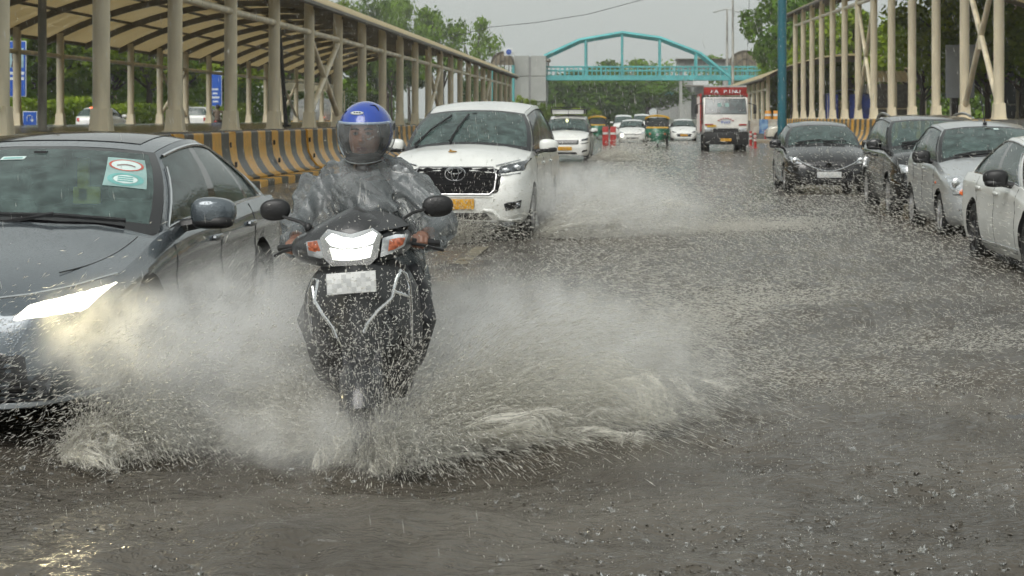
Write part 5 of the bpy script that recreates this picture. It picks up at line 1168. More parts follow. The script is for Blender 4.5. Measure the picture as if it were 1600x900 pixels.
rg = np.random.default_rng(5); n = 500; P = np.stack([rg.uniform(-36.8, -36.5, n), rg.uniform(175, 262, n), rg.uniform(2.2, 4.8, n)], 1); tag(link_mesh('blossom', quad_mesh('blossom', leaf_faces(P, np.tile([.3, -1, .3], (n, 1)), .12, rg), mat('white_petal', (.7, .7, .66), .6))), 'white blossom dotted over the hedge behind the walkway', 'flowers', None, 'stuff')
r = thing('apartment_block', 'pinkish apartment block glimpsed through the trees at upper left', 'building', (at(150, 184, 330).x, 330, 0))
MB().box((0, 0, 11), (24, 10, 22)).build('wall', mat('pink_render', (.30, .19, .17), .8, var=.12, scale=.3), r); MB().box((-4.5, -5.1, 11), (4, .3, 22)).build('white_bay', mat('pale_render', (.42, .42, .42), .8, var=.1, scale=.3), r); MB().box((0, 0, 22.2), (24.8, 10.8, .5)).build('roof', M_conc, r)
for i in range(6):
    for j in range(6):
        if i != 2: w_ = MB().box((-10+4*i, -5.05, 2.5+3.4*j), (1.5, .2, 1.6)).build('window', MATS['far_window'], r); MB().box((-10+4*i, -5.1, 1.6+3.4*j), (1.9, .3, .14)).build('sill', M_conc, w_)
# ------------------------------------------------------------------ scooter
from mathutils import Euler
M_sbody = mat('scooter_grey', (.035, .036, .038), .28, .2, var=.1, scale=6, coat=.5, beads=.3)
sc_loc, sc_rot = Vector((-1.19, 8.15, -.05)), Euler((0, R(-4), R(5)))
sco = thing('scooter', 'dark grey scooter with blazing headlight, chrome guards and white front plate', 'scooter', sc_loc, sc_rot.z, None, sc_rot.x, sc_rot.y)
SMI = (Matrix.Translation(sc_loc) @ sc_rot.to_matrix().to_4x4()).inverted()
def sp(px, py, Y): return SMI @ at(px, py, Y)
# wheels, mudguard, fork
link_mesh('wheel', wheel_meshes(.228, .11)[0], sco, (0, 0, .228)); link_mesh('wheel', wheel_meshes(.228, .11)[0], sco, (0, 1.28, .228))
for w_ in [c for c in sco.children if c.name.startswith('wheel')]: link_mesh('rim', wheel_meshes(.228, .11)[1], w_)
q = MB()
def fender(u, v): a = R(18)+R(140)*v; x = (2*u-1); rr = .262-.05*abs(x)**2.5; return (x*.095, -rr*math.cos(a)*1.06+.01, .235+rr*math.sin(a)*1.05)
MB().grid(fender, 10, 22).build('front_mudguard', M_sbody, sco)
for sx in (-1, 1): MB().tube([(sx*.075, 0, .228), (sx*.07, .12, .52)], .022, 8).build('fork_leg', M_rimd, sco)
# leg shield with its raised nose
hwf = curve_fn([(.26, .12), (.34, .20), (.45, .25), (.6, .275), (.75, .27), (.86, .23), (.92, .17)])
def shield(u, v, o=0.0): x = 2*u-1; z = .26+.66*v; h_ = hwf(z); nose_ = .085*math.exp(-(x/.42)**2); return (x*h_, .13+.12*(z-.3)+.15*abs(x)**2.2-nose_+o, z)
q = MB(); q.grid(shield, 26, 20); q.grid(lambda u, v: shield(u, v, .03), 26, 20)
for uu in (0, 1): q.grid(lambda u, v: shield(uu, v, .03*u), 1, 20)
q.build('leg_shield', M_sbody, sco)
for sx in (-1, 1):
    q = MB(); q.grid(lambda u, v: (sx*(.10+.115*u), shield(.5+sx*(.2+.23*u), .30+.35*v)[1]-.012-.02*math.sin(math.pi*u)*math.sin(math.pi*v), .26+.66*(.30+.35*v)), 6, 8); q.build('shield_panel', M_gloss, sco)
pl = sp(549, 442, 8.20); number_plate(sco, pl, M_plw, .225, .098, R(-12)); MB().box((pl.x, pl.y+.03, pl.z), (.2, .04, .06)).build('plate_bracket', M_black, sco)
# chrome guards
def guard(name, pts, r=.0085): MB().tube([sp(*p) for p in pts], r, 8).build(name, M_chrome, sco)
guard('crash_guard', [(488, 520, 8.34), (483, 480, 8.30), (484, 452, 8.28), (490, 436, 8.27), (497, 438, 8.26), (492, 470, 8.22), (505, 492, 8.19), (520, 512, 8.18), (526, 528, 8.18)])
guard('crash_guard', [(643, 540, 8.38), (642, 480, 8.34), (640, 446, 8.31), (634, 428, 8.29), (626, 422, 8.28), (620, 436, 8.25), (612, 466, 8.21), (590, 486, 8.18), (575, 505, 8.17), (569, 520, 8.17)])
guard('crash_guard_bar', [(614, 455, 8.22), (640, 464, 8.33)], .010); guard('crash_guard_bar', [(489, 448, 8.27), (493, 475, 8.22)], .010)
# handlebar cowl with peaked visor
cc = sp(549, 382, 8.44); q = MB(); q.ball(cc, (.285, .155, .092), 40, 24, sq=.80)
for i, v in enumerate(q.v):
    v = Vector(v); dx, dz, dy = (v.x-cc.x)/.285, (v.z-cc.z)/.092, v.y-cc.y
    k = max(0, dz); v.z += k*.085*max(0, 1-abs(dx-.08)*1.25); v.y += .06*k*max(0, 1-abs(dx)); v.z -= .03*(1-abs(dx))*max(0, -dz)*.5; v.y += .07*abs(dx)**2
    q.v[i] = tuple(v)
q.build('handlebar_cowl', M_sbody, sco)
q = MB(); pts_v = [(506, 358), (535, 340), (566, 331), (594, 329), (622, 338), (640, 352)]
q.grid(lambda u, v: (lambda a, b: a.lerp(b, v))(sp(np.interp(u, np.linspace(0, 1, 6), [p[0] for p in pts_v]), np.interp(u, np.linspace(0, 1, 6), [p[1] for p in pts_v]), 8.46), sp(np.interp(u, [0, .5, 1], [508, 548, 590]), np.interp(u, [0, .5, 1], [366, 373, 362]), 8.285)), 16, 8); q.build('visor_fairing', mat('matte_grey', (.05, .052, .054), .4, var=.1, beads=.35), sco)
def lens(name, poly, Y, m, dep=.02, par=sco):
    q = MB(); n = len(poly); f = [sp(x, y, Y) for x, y in poly]; b = [p+Vector((0, dep, 0)) for p in f]; c = sum(f, Vector())/n; q.add(f+b+[c+Vector((0, -.008, 0))], [(i, (i+1) % n, 2*n) for i in range(n)]+[(i, (i+1) % n, (i+1) % n+n, i+n) for i in range(n)]); return q.build(name, m, par, ang=60)
M_lampb = mat('scooter_lamp_lit', (.9, .9, .88), .2, emit=(.95, 1, .96), estr=1.3); M_lampe = mat('scooter_lamp_beam', (.9, .9, .85), .2, emit=(.98, 1, .9), estr=1.7)
lens('headlight_housing', [(500, 372), (512, 358), (548, 366), (582, 356), (596, 366), (590, 402), (578, 414), (518, 416), (506, 404)], 8.275, M_chrome, .05)
lens('headlight_upper', [(508, 373), (518, 365), (535, 371), (552, 373), (568, 368), (582, 361), (589, 366), (583, 380), (570, 385), (550, 388), (530, 388), (516, 384)], 8.26, M_lampb)
lens('headlight_beam', [(515, 388), (532, 391), (556, 390), (582, 384), (578, 402), (560, 406), (535, 407), (520, 406)], 8.258, M_lampe)
for nm, poly, par in (('left', [(478, 378), (502, 374), (511, 401), (500, 404), (481, 399)], None), ('right', [(598, 372), (618, 366), (638, 366), (632, 384), (612, 396), (594, 402)], None)):
    lp = lens('indicator_lens', poly, 8.285, M_lens, .04); cx = sum(p[0] for p in poly)/len(poly); lens('indicator_amber', [(cx+(x-cx)*.62+(4 if nm == 'right' else -4), 384+(y-384)*.6-2) for x, y in poly], 8.279, mat('amber_dim', (.38, .10, .045), .12, var=.4, scale=60, coat=1), .02, sco)
# mirrors
for (mx_, my_, Y, stem, w_) in ((430, 328, 8.52, [(482, 356, 8.46), (470, 347, 8.48), (450, 341, 8.5), (438, 336, 8.52)], .072), (684, 322, 8.55, [(632, 352, 8.48), (630, 342, 8.5), (645, 332, 8.52), (668, 326, 8.54)], .074)):
    q = MB(); c = sp(mx_, my_, Y); q.ball(c, (w_, .026, .052), 20, 12, sq=.85); q.tube([sp(*p) for p in stem], .0085, 8); q.ball(sp(*stem[0]), (.02, .02, .025), 10, 6); q.build('mirror', M_black, sco)
# grips, levers
GL, GR = (sp(470, 384, 8.56), sp(436, 388, 8.60)), (sp(636, 376, 8.56), sp(686, 380, 8.62))
for g_ in (GL, GR):
    MB().tube([g_[0], g_[1]], .017, 10).build('grip', M_black, sco); d = (g_[1]-g_[0]).normalized()
    MB().tube([g_[0]+Vector((0, -.05, -.005)), g_[0]+d*.09+Vector((0, -.075, -.012)), g_[1]+d*.02+Vector((0, -.05, -.03))], [.009, .008, .007], 6).build('brake_lever', M_black, sco)
q = MB(); q.box((0, .55, .30), (.36, .52, .07), bev=.02); q.build('footboard', M_black, sco)
def rearb(u, v): a = 2*math.pi*u; return (.185*math.cos(a)*(1-.35*v**3), .72+.95*v-.0, .54+.19*math.sin(a)*(1-.3*v))
q = MB(); q.grid(rearb, 20, 8); q.box((0, .76, .48), (.34, .1, .42), bev=.05); q.build('rear_body', M_sbody, sco)
q = MB(); q.ball((0, 1.15, .755), (.16, .52, .06), 18, 8, sq=.6); q.build('seat', M_black, sco)
MB().box((0, 1.2, .3), (.16, .5, .18), bev=.04).build('engine', M_rimd, sco)
spot('headlamp_light', sco, sp(548, 395, 8.24), sp(560, 250, 5.0), 5, (1, .98, .9), R(60), .04)

# ------------------------------------------------------------------ rider
from mathutils import noise as mnoise
rd_loc = Vector((at(571, 184, 8.95).x, 8.95, 0)); rider = thing('person', 'scooter rider in blue open-face helmet and translucent grey rain poncho gripping the handlebars', 'person', rd_loc)
RI = Matrix.Translation(rd_loc).inverted()
def rp_(px, py, Y): return RI @ at(px, py, Y)
hand_l, hand_r = rp_(459, 386, 8.60), rp_(657, 377, 8.60)
sh_l, sh_r = rp_(507, 292, 9.02), rp_(640, 290, 9.02); el_l, el_r = rp_(470, 352, 8.86), rp_(688, 346, 8.88)
neck, chest, hip = Vector((.0, .02, 1.25)), Vector((0, .06, 1.06)), Vector((.05, .22, .80))
q = MB(); q.tube([hip, (hip+chest)/2, chest, (chest+neck)/2+Vector((0, 0, .02))], [.16, .155, .165, .12], 14); q.tube([sh_l, (sh_l+sh_r)/2, sh_r], [.06, .09, .06], 10); q.tube([neck-Vector((0, 0, .08)), neck+Vector((0, -.02, .1))], [.058, .054], 12)
q.ball((0, -.03, 1.45), (.078, .098, .118), 20, 14)
for a, b, c in ((sh_l, el_l, hand_l), (sh_r, el_r, hand_r)): q.tube([a, a.lerp(b, .5), b, b.lerp(c, .5), c+(b-c).normalized()*.05], [.062, .054, .046, .042, .028], 10)
for sx in (-1, 1): q.tube([hip+Vector((sx*.09, 0, 0)), Vector((.05+sx*.22, -.22, .68)), Vector((.06+sx*.27, -.36, .58)), Vector((.06+sx*.22, -.30, .40)), Vector((.05+sx*.17, -.27, .29))], [.10, .085, .068, .055, .045], 10)
def colour_split(o, ms, fn):
    me = o.data; me.materials.clear(); [me.materials.append(m) for m in ms]
    for p in me.polygons: p.material_index = fn(p.center)
def part_of(c):
    if c.z > 1.24 and abs(c.x) < .12 or c.y < hand_l.y+.10 and abs(c.x) > .2 and c.z > .8: return 0
    return 2 if c.z < .82 else 1
body = blob('body', q, M_skin, rider, .011, 5); colour_split(body, [M_skin, M_cloth, M_pants], part_of)
for sx in (-1, 1):
    q = MB(); q.box((.05+sx*.17, -.34, .275), (.10, .26, .08), bev=.03); q.build('shoe', M_black, rider)
# hands closed round the grips, four fingers and a thumb each
for nm, h, el, sx in (('l', hand_l, el_l, -1), ('r', hand_r, el_r, 1)):
    q = MB(); bar = Vector((sx*1.0, .05, -.02)).normalized(); wrist = h+(el-h).normalized()*.06; q.tube([wrist, h+Vector((0, .012, .018))], [.027, .034], 10); q.ball(h+Vector((0, .005, .016)), (.042, .034, .024), 14, 8)
    for k in range(4):
        o = bar*((k-1.5)*.0195); L = (1.0, 1.1, 1.05, .82)[k]*1.0; c = h+o+Vector((0, 0, 0))
        ang = [R(70), R(125), R(180), R(232), R(280)]; pts = [c+Vector((0, .030*math.cos(a)*L, .030*math.sin(a)*L-.002)) for a in ang]; q.tube(pts, [.0105, .0105, .0098, .009, .0075], 8)
    tb = h-bar*.042; q.tube([tb+Vector((0, .02, .014)), tb+Vector((0, .0, -.012))-bar*.004, tb+Vector((0, -.024, -.022))+bar*.014, tb+Vector((0, -.034, -.014))+bar*.03], [.014, .0125, .0115, .009], 8)
    blob('hand', q, M_skin, rider, .0042, 2)
# face
fc = MB(); fc.tube([(0, -.128, 1.472), (0, -.140, 1.452), (0, -.150, 1.430)], [.008, .012, .015], 8); fc.ball((0, -.140, 1.427), (.021, .014, .011), 10, 6); blob('nose', fc, M_skin, rider, .004, 3)
for sx in (-1, 1):
    e = MB(); e.ball((sx*.031, -.117, 1.472), (.0145, .012, .0085), 12, 8); eye = e.build('eye', mat('eye_white', (.22, .2, .18), .2), rider); MB().ball((sx*.031, -.127, 1.472), (.0062, .004, .0066), 10, 6).build('iris', M_black, eye)
    MB().tube([(sx*.012, -.126, 1.491), (sx*.031, -.128, 1.498), (sx*.052, -.116, 1.492)], [.004, .0052, .003], 6).build('eyebrow', M_black, rider)
    MB().tube([(sx*.015, -.126, 1.479), (sx*.031, -.131, 1.483), (sx*.047, -.122, 1.478)], .0028, 6).build('eyelid', M_skin, rider)
q = MB(); q.tube([(-.026, -.120, 1.398), (0, -.132, 1.401), (.026, -.120, 1.398)], [.004, .0075, .004], 8); q.tube([(-.024, -.119, 1.391), (0, -.130, 1.389), (.024, -.119, 1.391)], [.004, .008, .004], 8); q.build('lips', mat('lips', (.15, .05, .045), .4), rider)
# poncho: a loose skin over torso and arms, creased
q = MB()
sl, sr = sh_l+Vector((-.01, 0, .012)), sh_r+Vector((.01, 0, .012))
q.tube([hip+Vector((-.02, -.05, -.22)), hip+Vector((-.02, -.10, 0)), chest+Vector((0, -.04, -.06)), chest+Vector((0, -.0, .06)), neck+Vector((0, .01, -.05))], [.27, .25, .235, .20, .10], 20)
q.tube([sl, (sl+sr)/2+Vector((0, -.01, .0)), sr], [.10, .15, .10], 14)
for a, b, c, sx in ((sl, el_l, hand_l, -1), (sr, el_r, hand_r, 1)):
    w_ = c+(b-c).normalized()*.075; q.tube([a, a.lerp(b, .5)+Vector((0, 0, -.02)), b+Vector((0, 0, -.02)), b.lerp(w_, .55)+Vector((0, 0, -.025)), w_+Vector((0, 0, -.01))], [.098, .10, .088, .078, .060], 14)
    q.tube([a.lerp(chest, .3), a.lerp(b, .6)+Vector((-sx*.06, 0, -.10)), b+Vector((-sx*.09, 0, -.12))], [.14, .115, .05], 12)
q.tube([rp_(560, 300, 8.86), rp_(580, 330, 8.72), rp_(590, 345, 8.62)], [.14, .12, .07], 12)      # the skirt blown on to the cowl
def crease(co):
    out = np.empty(len(co))
    for i, (x, y, z) in enumerate(co):
        d = x*1.0; u = mnoise.noise((x*7+z*5, y*4, z*2.2-x*2.0)); v = mnoise.noise((x*15+z*13, y*9, z*5+3)); w = mnoise.noise((x*34, y*20, z*16))
        out[i] = .026*(1-min(1, abs(u)*3.2))+.013*(1-min(1, abs(v)*2.6))+.003*w-.012
    return out
blob('rain_poncho', q, film('poncho_film', .44, (.40, .42, .425), .2, .05), rider, .009, 5, .5, crease)
q = MB(); nb = Vector((0, .02, 1.235))
q.grid(lambda u, v: (nb.x+(.105+.035*v+.010*math.sin(11*u*6.28))*math.cos(2*math.pi*u), nb.y+(.095+.03*v)*math.sin(2*math.pi*u)+.02*v, nb.z+.075-.085*v+.03*max(0, math.cos(2*math.pi*u-.4))+.006*math.sin(17*u)), 44, 6); q.build('poncho_collar', MATS['poncho_film'], rider)
for k, (x0, x1) in enumerate(((563, 560), (570, 572))): MB().tube([rp_(x0, 285, 8.74), rp_((x0+x1)/2+1, 302, 8.70), rp_(x1, 318, 8.68)], .004, 5).build('drawstring', mat('drawstring', (.4, .4, .38), .6), rider)
# helmet
M_helm = mat('helmet_blue', (.012, .055, .36), .22, var=.06, coat=.9, beads=.3); hc = RI @ at(571, 205, 8.95)
def hs_(u, v, s=1.0): az = 2*math.pi*u; el = R(-62)+R(152)*v; return (hc.x+.136*s*math.cos(el)*math.sin(az), hc.y+.02-.160*s*math.cos(el)*math.cos(az), hc.z+.002+.148*s*math.sin(el))
def shell(name, m, s, cut):
    q = MB(); q.grid(lambda u, v: hs_(u, v, s), 56, 30); keep = []
    for f in q.f:
        c = sum((Vector(q.v[i]) for i in f), Vector())/4
        if not cut(c): keep.append(f)
    q.f = keep; q.mi = [0]*len(keep); return q.build(name, m, rider)
brim = hc.z+.052
hel = shell('helmet', M_helm, 1.0, lambda c: (c.z < brim-.012 and c.y < hc.y-.03) or c.z < hc.z-.118)
shell('helmet_liner', M_inner, .965, lambda c: (c.z < brim-.012 and c.y < hc.y-.055 and abs(c.x-hc.x) < .096) or c.z < hc.z-.115)
q = MB(); az = np.linspace(-1.32, 1.32, 30); q.tube([(hc.x+.1375*math.cos(.36)*math.sin(a), hc.y+.02-.162*math.cos(.36)*math.cos(a), brim-.004-.010*math.cos(a)) for a in az], .0065, 8); q.build('helmet_rim', mat('rim_white', (.35, .45, .6), .3), hel)
def vis(u, v):
    a = R(-98)+R(196)*u; k = 1+.05*math.sin(math.pi*v); w = .141*k*(1-.23*v**3.0); return (hc.x+w*math.sin(a), hc.y+.018-.172*k*(1-.05*v)*math.cos(a), brim-.0-.205*v-.006*math.cos(a)+.035*v*(1-math.cos(a)))
MB().grid(vis, 40, 20).build('visor', film('visor_film', .28, (.55, .57, .57), .08, .14), hel)
q = MB(); q.tube([vis(u, 1.0) for u in np.linspace(0, 1, 41)], .0035, 6); q.build('visor_edge', film('visor_rim', .75, (.4, .42, .42), .1), hel)
q = MB(); q.tube([vis(0, v) for v in np.linspace(0, 1, 12)], .003, 6); q.build('visor_edge', MATS['visor_rim'], hel); q = MB(); q.tube([vis(1, v) for v in np.linspace(0, 1, 12)], .003, 6); q.build('visor_edge', MATS['visor_rim'], hel)
for sx in (-1, 1): MB().lathe([(0, 0), (.02, 0), (.018, sx*.01), (0, sx*.012)], 14, (hc.x+sx*.136, hc.y+.01, brim-.03), 'X').build('visor_pivot', M_black, hel)
def on_h(dx, dz, o=.003): x = dx/.136; z = dz/.148; y = -math.sqrt(max(0, 1-x*x-z*z)); n_ = Vector((x/.136, y/.16, z/.148)).normalized(); return Vector((hc.x+dx, hc.y+.02+.16*y, hc.z+.002+dz))+n_*o
lg = MB().grid(lambda u, v: on_h(-.026+.033*v*math.cos(2*math.pi*u), .087+.0095*v*math.sin(2*math.pi*u), .003), 24, 3).build('logo_badge', M_chrome, hel); MB().grid(lambda u, v: on_h(-.026+.026*v*math.cos(2*math.pi*u), .087+.0062*v*math.sin(2*math.pi*u), .0045), 20, 3).build('logo_field', M_txt, lg)
for k in range(3): MB().grid(lambda u, v: on_h(-.041+.0125*k+.009*u, .0845+.005*v, .006), 2, 1).build('logo_mark', M_black, lg)
for pts in ([(.030, .128), (.052, .126), (.068, .112), (.074, .100)], [(-.086, .100), (-.094, .094), (-.101, .084)]):
    MB().tube([on_h(x, z, .001) for x, z in pts], [.003]+[.007]*(len(pts)-2)+[.003], 8, flat=.5).build('air_vent', M_black, hel)
for sx in (-1, 1): MB().tube([(hc.x+sx*.11, hc.y-.0, hc.z-.08), (hc.x+sx*.085, hc.y-.035, hc.z-.125), (hc.x+sx*.03, hc.y-.05, hc.z-.152)], .009, 6, flat=.5).build('chin_strap', M_black, hel)
MB().box((hc.x+.085, hc.y-.055, hc.z-.135), (.026, .012, .016), bev=.004).build('strap_clip', M_strd, hel)
MB().ball((hc.x, hc.y-.035, hc.z-.128), (.095, .085, .030), 18, 8).build('neck_roll', M_inner, hel)
# ------------------------------------------------------------------ flood water
def water_mat():
    m = bpy.data.materials.new('flood_water'); m.use_nodes = True; n, l = m.node_tree.nodes, m.node_tree.links; b = n['Principled BSDF']
    ge = n.new('ShaderNodeNewGeometry'); pos = ge.outputs['Position']
    nz = n.new('ShaderNodeTexNoise'); nz.inputs['Scale'].default_value = .55; nz.inputs['Detail'].default_value = 6; l.new(pos, nz.inputs[0])
    r = n.new('ShaderNodeValToRGB'); r.color_ramp.elements[0].color = (.066, .058, .047, 1); r.color_ramp.elements[1].color = (.132, .118, .096, 1); r.color_ramp.elements[0].position = .35; r.color_ramp.elements[1].position = .7; l.new(nz.outputs[0], r.inputs[0]); l.new(r.outputs[0], b.inputs['Base Color'])
    b.inputs['Roughness'].default_value = .13; b.inputs['IOR'].default_value = 1.33; b.inputs['Specular IOR Level'].default_value = .5
    def ring(scale, freq, off):
        mp = n.new('ShaderNodeMapping'); mp.inputs['Location'].default_value = (off, off*.7, 0); mp.inputs['Scale'].default_value = (1, 1, 0); l.new(pos, mp.inputs[0])
        v = n.new('ShaderNodeTexVoronoi'); v.inputs['Scale'].default_value = scale; l.new(mp.outputs[0], v.inputs['Vector'])
        a = n.new('ShaderNodeMath'); a.operation = 'MULTIPLY'; a.inputs[1].default_value = freq; l.new(v.outputs['Distance'], a.inputs[0]); s = n.new('ShaderNodeMath'); s.operation = 'SINE'; l.new(a.outputs[0], s.inputs[0])
        f = n.new('ShaderNodeMapRange'); f.inputs[1].default_value = 0; f.inputs[2].default_value = .55; f.inputs[3].default_value = 1; f.inputs[4].default_value = 0; l.new(v.outputs['Distance'], f.inputs[0])
        k = n.new('ShaderNodeMath'); k.operation = 'MULTIPLY'; l.new(s.outputs[0], k.inputs[0]); l.new(f.outputs[0], k.inputs[1]); return k.outputs[0]
    h = None
    for sc, fr, of, wt in ((6, 38, 0, .22), (11, 30, 3.1, .3), (21, 20, 7.7, .4)):
        q = n.new('ShaderNodeMath'); q.operation = 'MULTIPLY_ADD'; q.inputs[1].default_value = wt; l.new(ring(sc, fr, of), q.inputs[0])
        if h is not None: l.new(h, q.inputs[2])
        h = q.outputs[0]
    mp = n.new('ShaderNodeMapping'); mp.inputs['Scale'].default_value = (8, 20, 0); l.new(pos, mp.inputs[0]); nb = n.new('ShaderNodeTexNoise'); nb.inputs['Scale'].default_value = 1; nb.inputs['Detail'].default_value = 5; l.new(mp.outputs[0], nb.inputs[0])
    q = n.new('ShaderNodeMath'); q.operation = 'MULTIPLY_ADD'; q.inputs[1].default_value = 2.6; l.new(nb.outputs[0], q.inputs[0]); l.new(h, q.inputs[2])
    bp = n.new('ShaderNodeBump'); bp.inputs['Strength'].default_value = .8; bp.inputs['Distance'].default_value = .014; l.new(q.outputs[0], bp.inputs['Height']); l.new(bp.outputs[0], b.inputs['Normal'])
    return m
ys_ = np.unique(np.concatenate([[-4, 0, 2, 3.2], CAMH*FPX/np.arange(950, 14, -3.0), [400, 600, 1500]])); ys_ = ys_[(np.diff(np.concatenate([[-99], ys_])) > .004)]
xs_ = np.linspace(-8.93, 9.73, 500); X, Y = np.meshgrid(xs_, ys_); Zw = np.zeros_like(X); rw = np.random.default_rng(3)
for k in range(60):
    lam = rw.uniform(.08, .7) if k > 10 else rw.uniform(1.0, 3.2); th = rw.uniform(-.9, .9)+math.pi/2*(k % 3 > 0); am = .0074*lam**.8*rw.uniform(.4, 1.0); fade = np.clip(1.6-(Y*Y/2800*2.2)/lam*.5, 0, 1)
    Zw += am*fade*np.sin(2*math.pi/lam*(X*math.cos(th)+Y*math.sin(th))+rw.uniform(0, 6.3)+.8*np.sin(X*rw.uniform(.4, 1.4)+Y*rw.uniform(.3, 1.1)))
for (x, y, a, w_, L_) in ((-1.17, 8.1, .05, .16, 2.2), (-2.55, 9.2, .05, .22, 2.6), (-3.4, 8.15, .07, .35, 1.0), (-1.25, 23.3, .06, .35, 4), (-3.0, 23.3, .05, .35, 4)):     # wash behind the wheels
    for sg in (-1, 1):
        d = np.abs((X-x)-sg*.34*(Y-y))*1.0; Zw += a*np.exp(-(d/w_)**2)*np.clip((Y-y)/.15, 0, 1)*np.exp(-np.clip(Y-y, 0, None)/L_)
ny, nx = X.shape; me = bpy.data.meshes.new('water'); idx = np.arange(ny*nx).reshape(ny, nx); F = np.stack([idx[:-1, :-1], idx[:-1, 1:], idx[1:, 1:], idx[1:, :-1]], -1).reshape(-1, 4)
me.vertices.add(ny*nx); me.vertices.foreach_set('co', np.stack([X, Y, Zw], -1).astype(np.float32).ravel()); me.loops.add(F.size); me.loops.foreach_set('vertex_index', F.astype(np.int32).ravel()); me.polygons.add(len(F)); me.polygons.foreach_set('loop_start', np.arange(0, F.size, 4, dtype=np.int32)); me.polygons.foreach_set('loop_total', np.full(len(F), 4, np.int32)); me.polygons.foreach_set('use_smooth', np.ones(len(F), bool)); me.update(calc_edges=True)
me.materials.append(water_mat()); tag(link_mesh('water', me), kind='structure')
mk = MB(); a, b = at(690, 416, 18.6), at(742, 391, 21); o = MB().grid(lambda u, v: (-1.86+.16*u+.03*v, 18.6+2.6*v, .03), 2, 6).build('lane_marking', mat('marking_paint', (.34, .30, .2), .3, var=.3, scale=7, alpha=.5)); tag(o, kind='structure')

# ------------------------------------------------------------------ spray
def spray_mat(name, col, opac, gl=.25):
    m = bpy.data.materials.new(name); m.use_nodes = True; n, l = m.node_tree.nodes, m.node_tree.links; n.clear()
    tr = n.new('ShaderNodeBsdfTransparent'); d = n.new('ShaderNodeBsdfDiffuse'); d.inputs[0].default_value = (*col, 1); tl = n.new('ShaderNodeBsdfTranslucent'); tl.inputs[0].default_value = (*col, 1); g = n.new('ShaderNodeBsdfGlossy'); g.inputs['Roughness'].default_value = .25
    tc = n.new('ShaderNodeNewGeometry'); nz = n.new('ShaderNodeTexNoise'); nz.inputs['Scale'].default_value = 45; l.new(tc.outputs['Position'], nz.inputs[0]); mr = n.new('ShaderNodeMapRange'); mr.inputs[1].default_value = .3; mr.inputs[2].default_value = .7; mr.inputs[3].default_value = opac*.6; mr.inputs[4].default_value = min(1, opac*1.35); l.new(nz.outputs[0], mr.inputs[0])
    a = n.new('ShaderNodeMixShader'); a.inputs[0].default_value = .5; l.new(d.outputs[0], a.inputs[1]); l.new(tl.outputs[0], a.inputs[2])
    b = n.new('ShaderNodeMixShader'); b.inputs[0].default_value = gl; l.new(a.outputs[0], b.inputs[1]); l.new(g.outputs[0], b.inputs[2])
    c = n.new('ShaderNodeMixShader'); l.new(mr.outputs[0], c.inputs[0]); l.new(tr.outputs[0], c.inputs[1]); l.new(b.outputs[0], c.inputs[2]); o = n.new('ShaderNodeOutputMaterial'); l.new(c.outputs[0], o.inputs[0]); return m
M_spray = spray_mat('spray_drops', (.95, .93, .86), .7, .12); M_drop = spray_mat('clear_drops', (.92, .91, .86), .7, .15)
def drops(name, label, P, V, L, Rr, m):
    "water drops, each a small stretched bead along its own path"
    n = len(P); d = V/(np.linalg.norm(V, axis=1)[:, None]+1e-9); up = np.where(np.abs(d[:, 2:3]) > .9, [[1., 0, 0]], [[0, 0, 1.]]); a = np.cross(d, up); a /= np.linalg.norm(a, axis=1)[:, None]; b = np.cross(d, a)
    h = (d*L[:, None])*.5; mid = P+h*.25; r_ = Rr[:, None]
    W = np.stack([P-h, mid+a*r_, mid+(-.5*a+.866*b)*r_, mid+(-.5*a-.866*b)*r_, P+h], 1).reshape(-1, 3)
    T = np.array([[0, 2, 1], [0, 3, 2], [0, 1, 3], [4, 1, 2], [4, 2, 3], [4, 3, 1]]); F = (T[None]+5*np.arange(n)[:, None, None]).reshape(-1, 3)
    me = bpy.data.meshes.new(name); me.vertices.add(n*5); me.vertices.foreach_set('co', W.astype(np.float32).ravel()); me.loops.add(F.size); me.loops.foreach_set('vertex_index', F.astype(np.int32).ravel()); me.polygons.add(len(F)); me.polygons.foreach_set('loop_start', np.arange(0, F.size, 3, dtype=np.int32)); me.polygons.foreach_set('loop_total', np.full(len(F), 3, np.int32)); me.polygons.foreach_set('use_smooth', np.ones(len(F), bool)); me.update(calc_edges=True)
    me.materials.append(m); return tag(link_mesh(name, me), label, 'spray', None, 'stuff')
def jets(seed, n, src, sx, elev, speed, tmax, vfwd, carry, jit=.35, njet=160, tpow=1.05):
    "ballistic drops from a moving wheel: sx side, elev and speed ranges, t since thrown; returns positions and velocities in the air"
    rg = np.random.default_rng(seed); n0 = int(n*1.9); e = rg.uniform(*elev, njet); s = rg.uniform(*speed, njet); az = rg.uniform(-.35, .55, njet); c = rg.uniform(*carry, njet); k = rg.integers(0, njet, n0)
    s1 = s[k]*(1+.14*rg.normal(size=n0)); e1 = e[k]+.10*rg.normal(size=n0); a1 = az[k]+.12*rg.normal(size=n0); t = tmax*rg.uniform(0, 1, n0)**tpow
    v = np.stack([sx*s1*np.cos(e1)*np.cos(a1), s1*np.cos(e1)*np.sin(a1)-vfwd*c[k], s1*np.sin(e1)], 1)+jit*rg.normal(size=(n0, 3)); drag = 1/(1+.9*t)
    P = np.stack([src[0]+v[:, 0]*t*drag, src[1]+vfwd*t+v[:, 1]*t*drag, src[2]+v[:, 2]*t*drag-4.9*t*t*.8], 1)+rg.normal(size=(n0, 3))*.02
    V = v*drag[:, None]; V[:, 2] -= 9.8*t*.8; ok = (P[:, 2] > .0) & (P[:, 1] > 6.2) & ((V[:, 2] > -1.6) | (rg.uniform(size=n0) < .25)); return P[ok][:n], V[ok][:n], rg
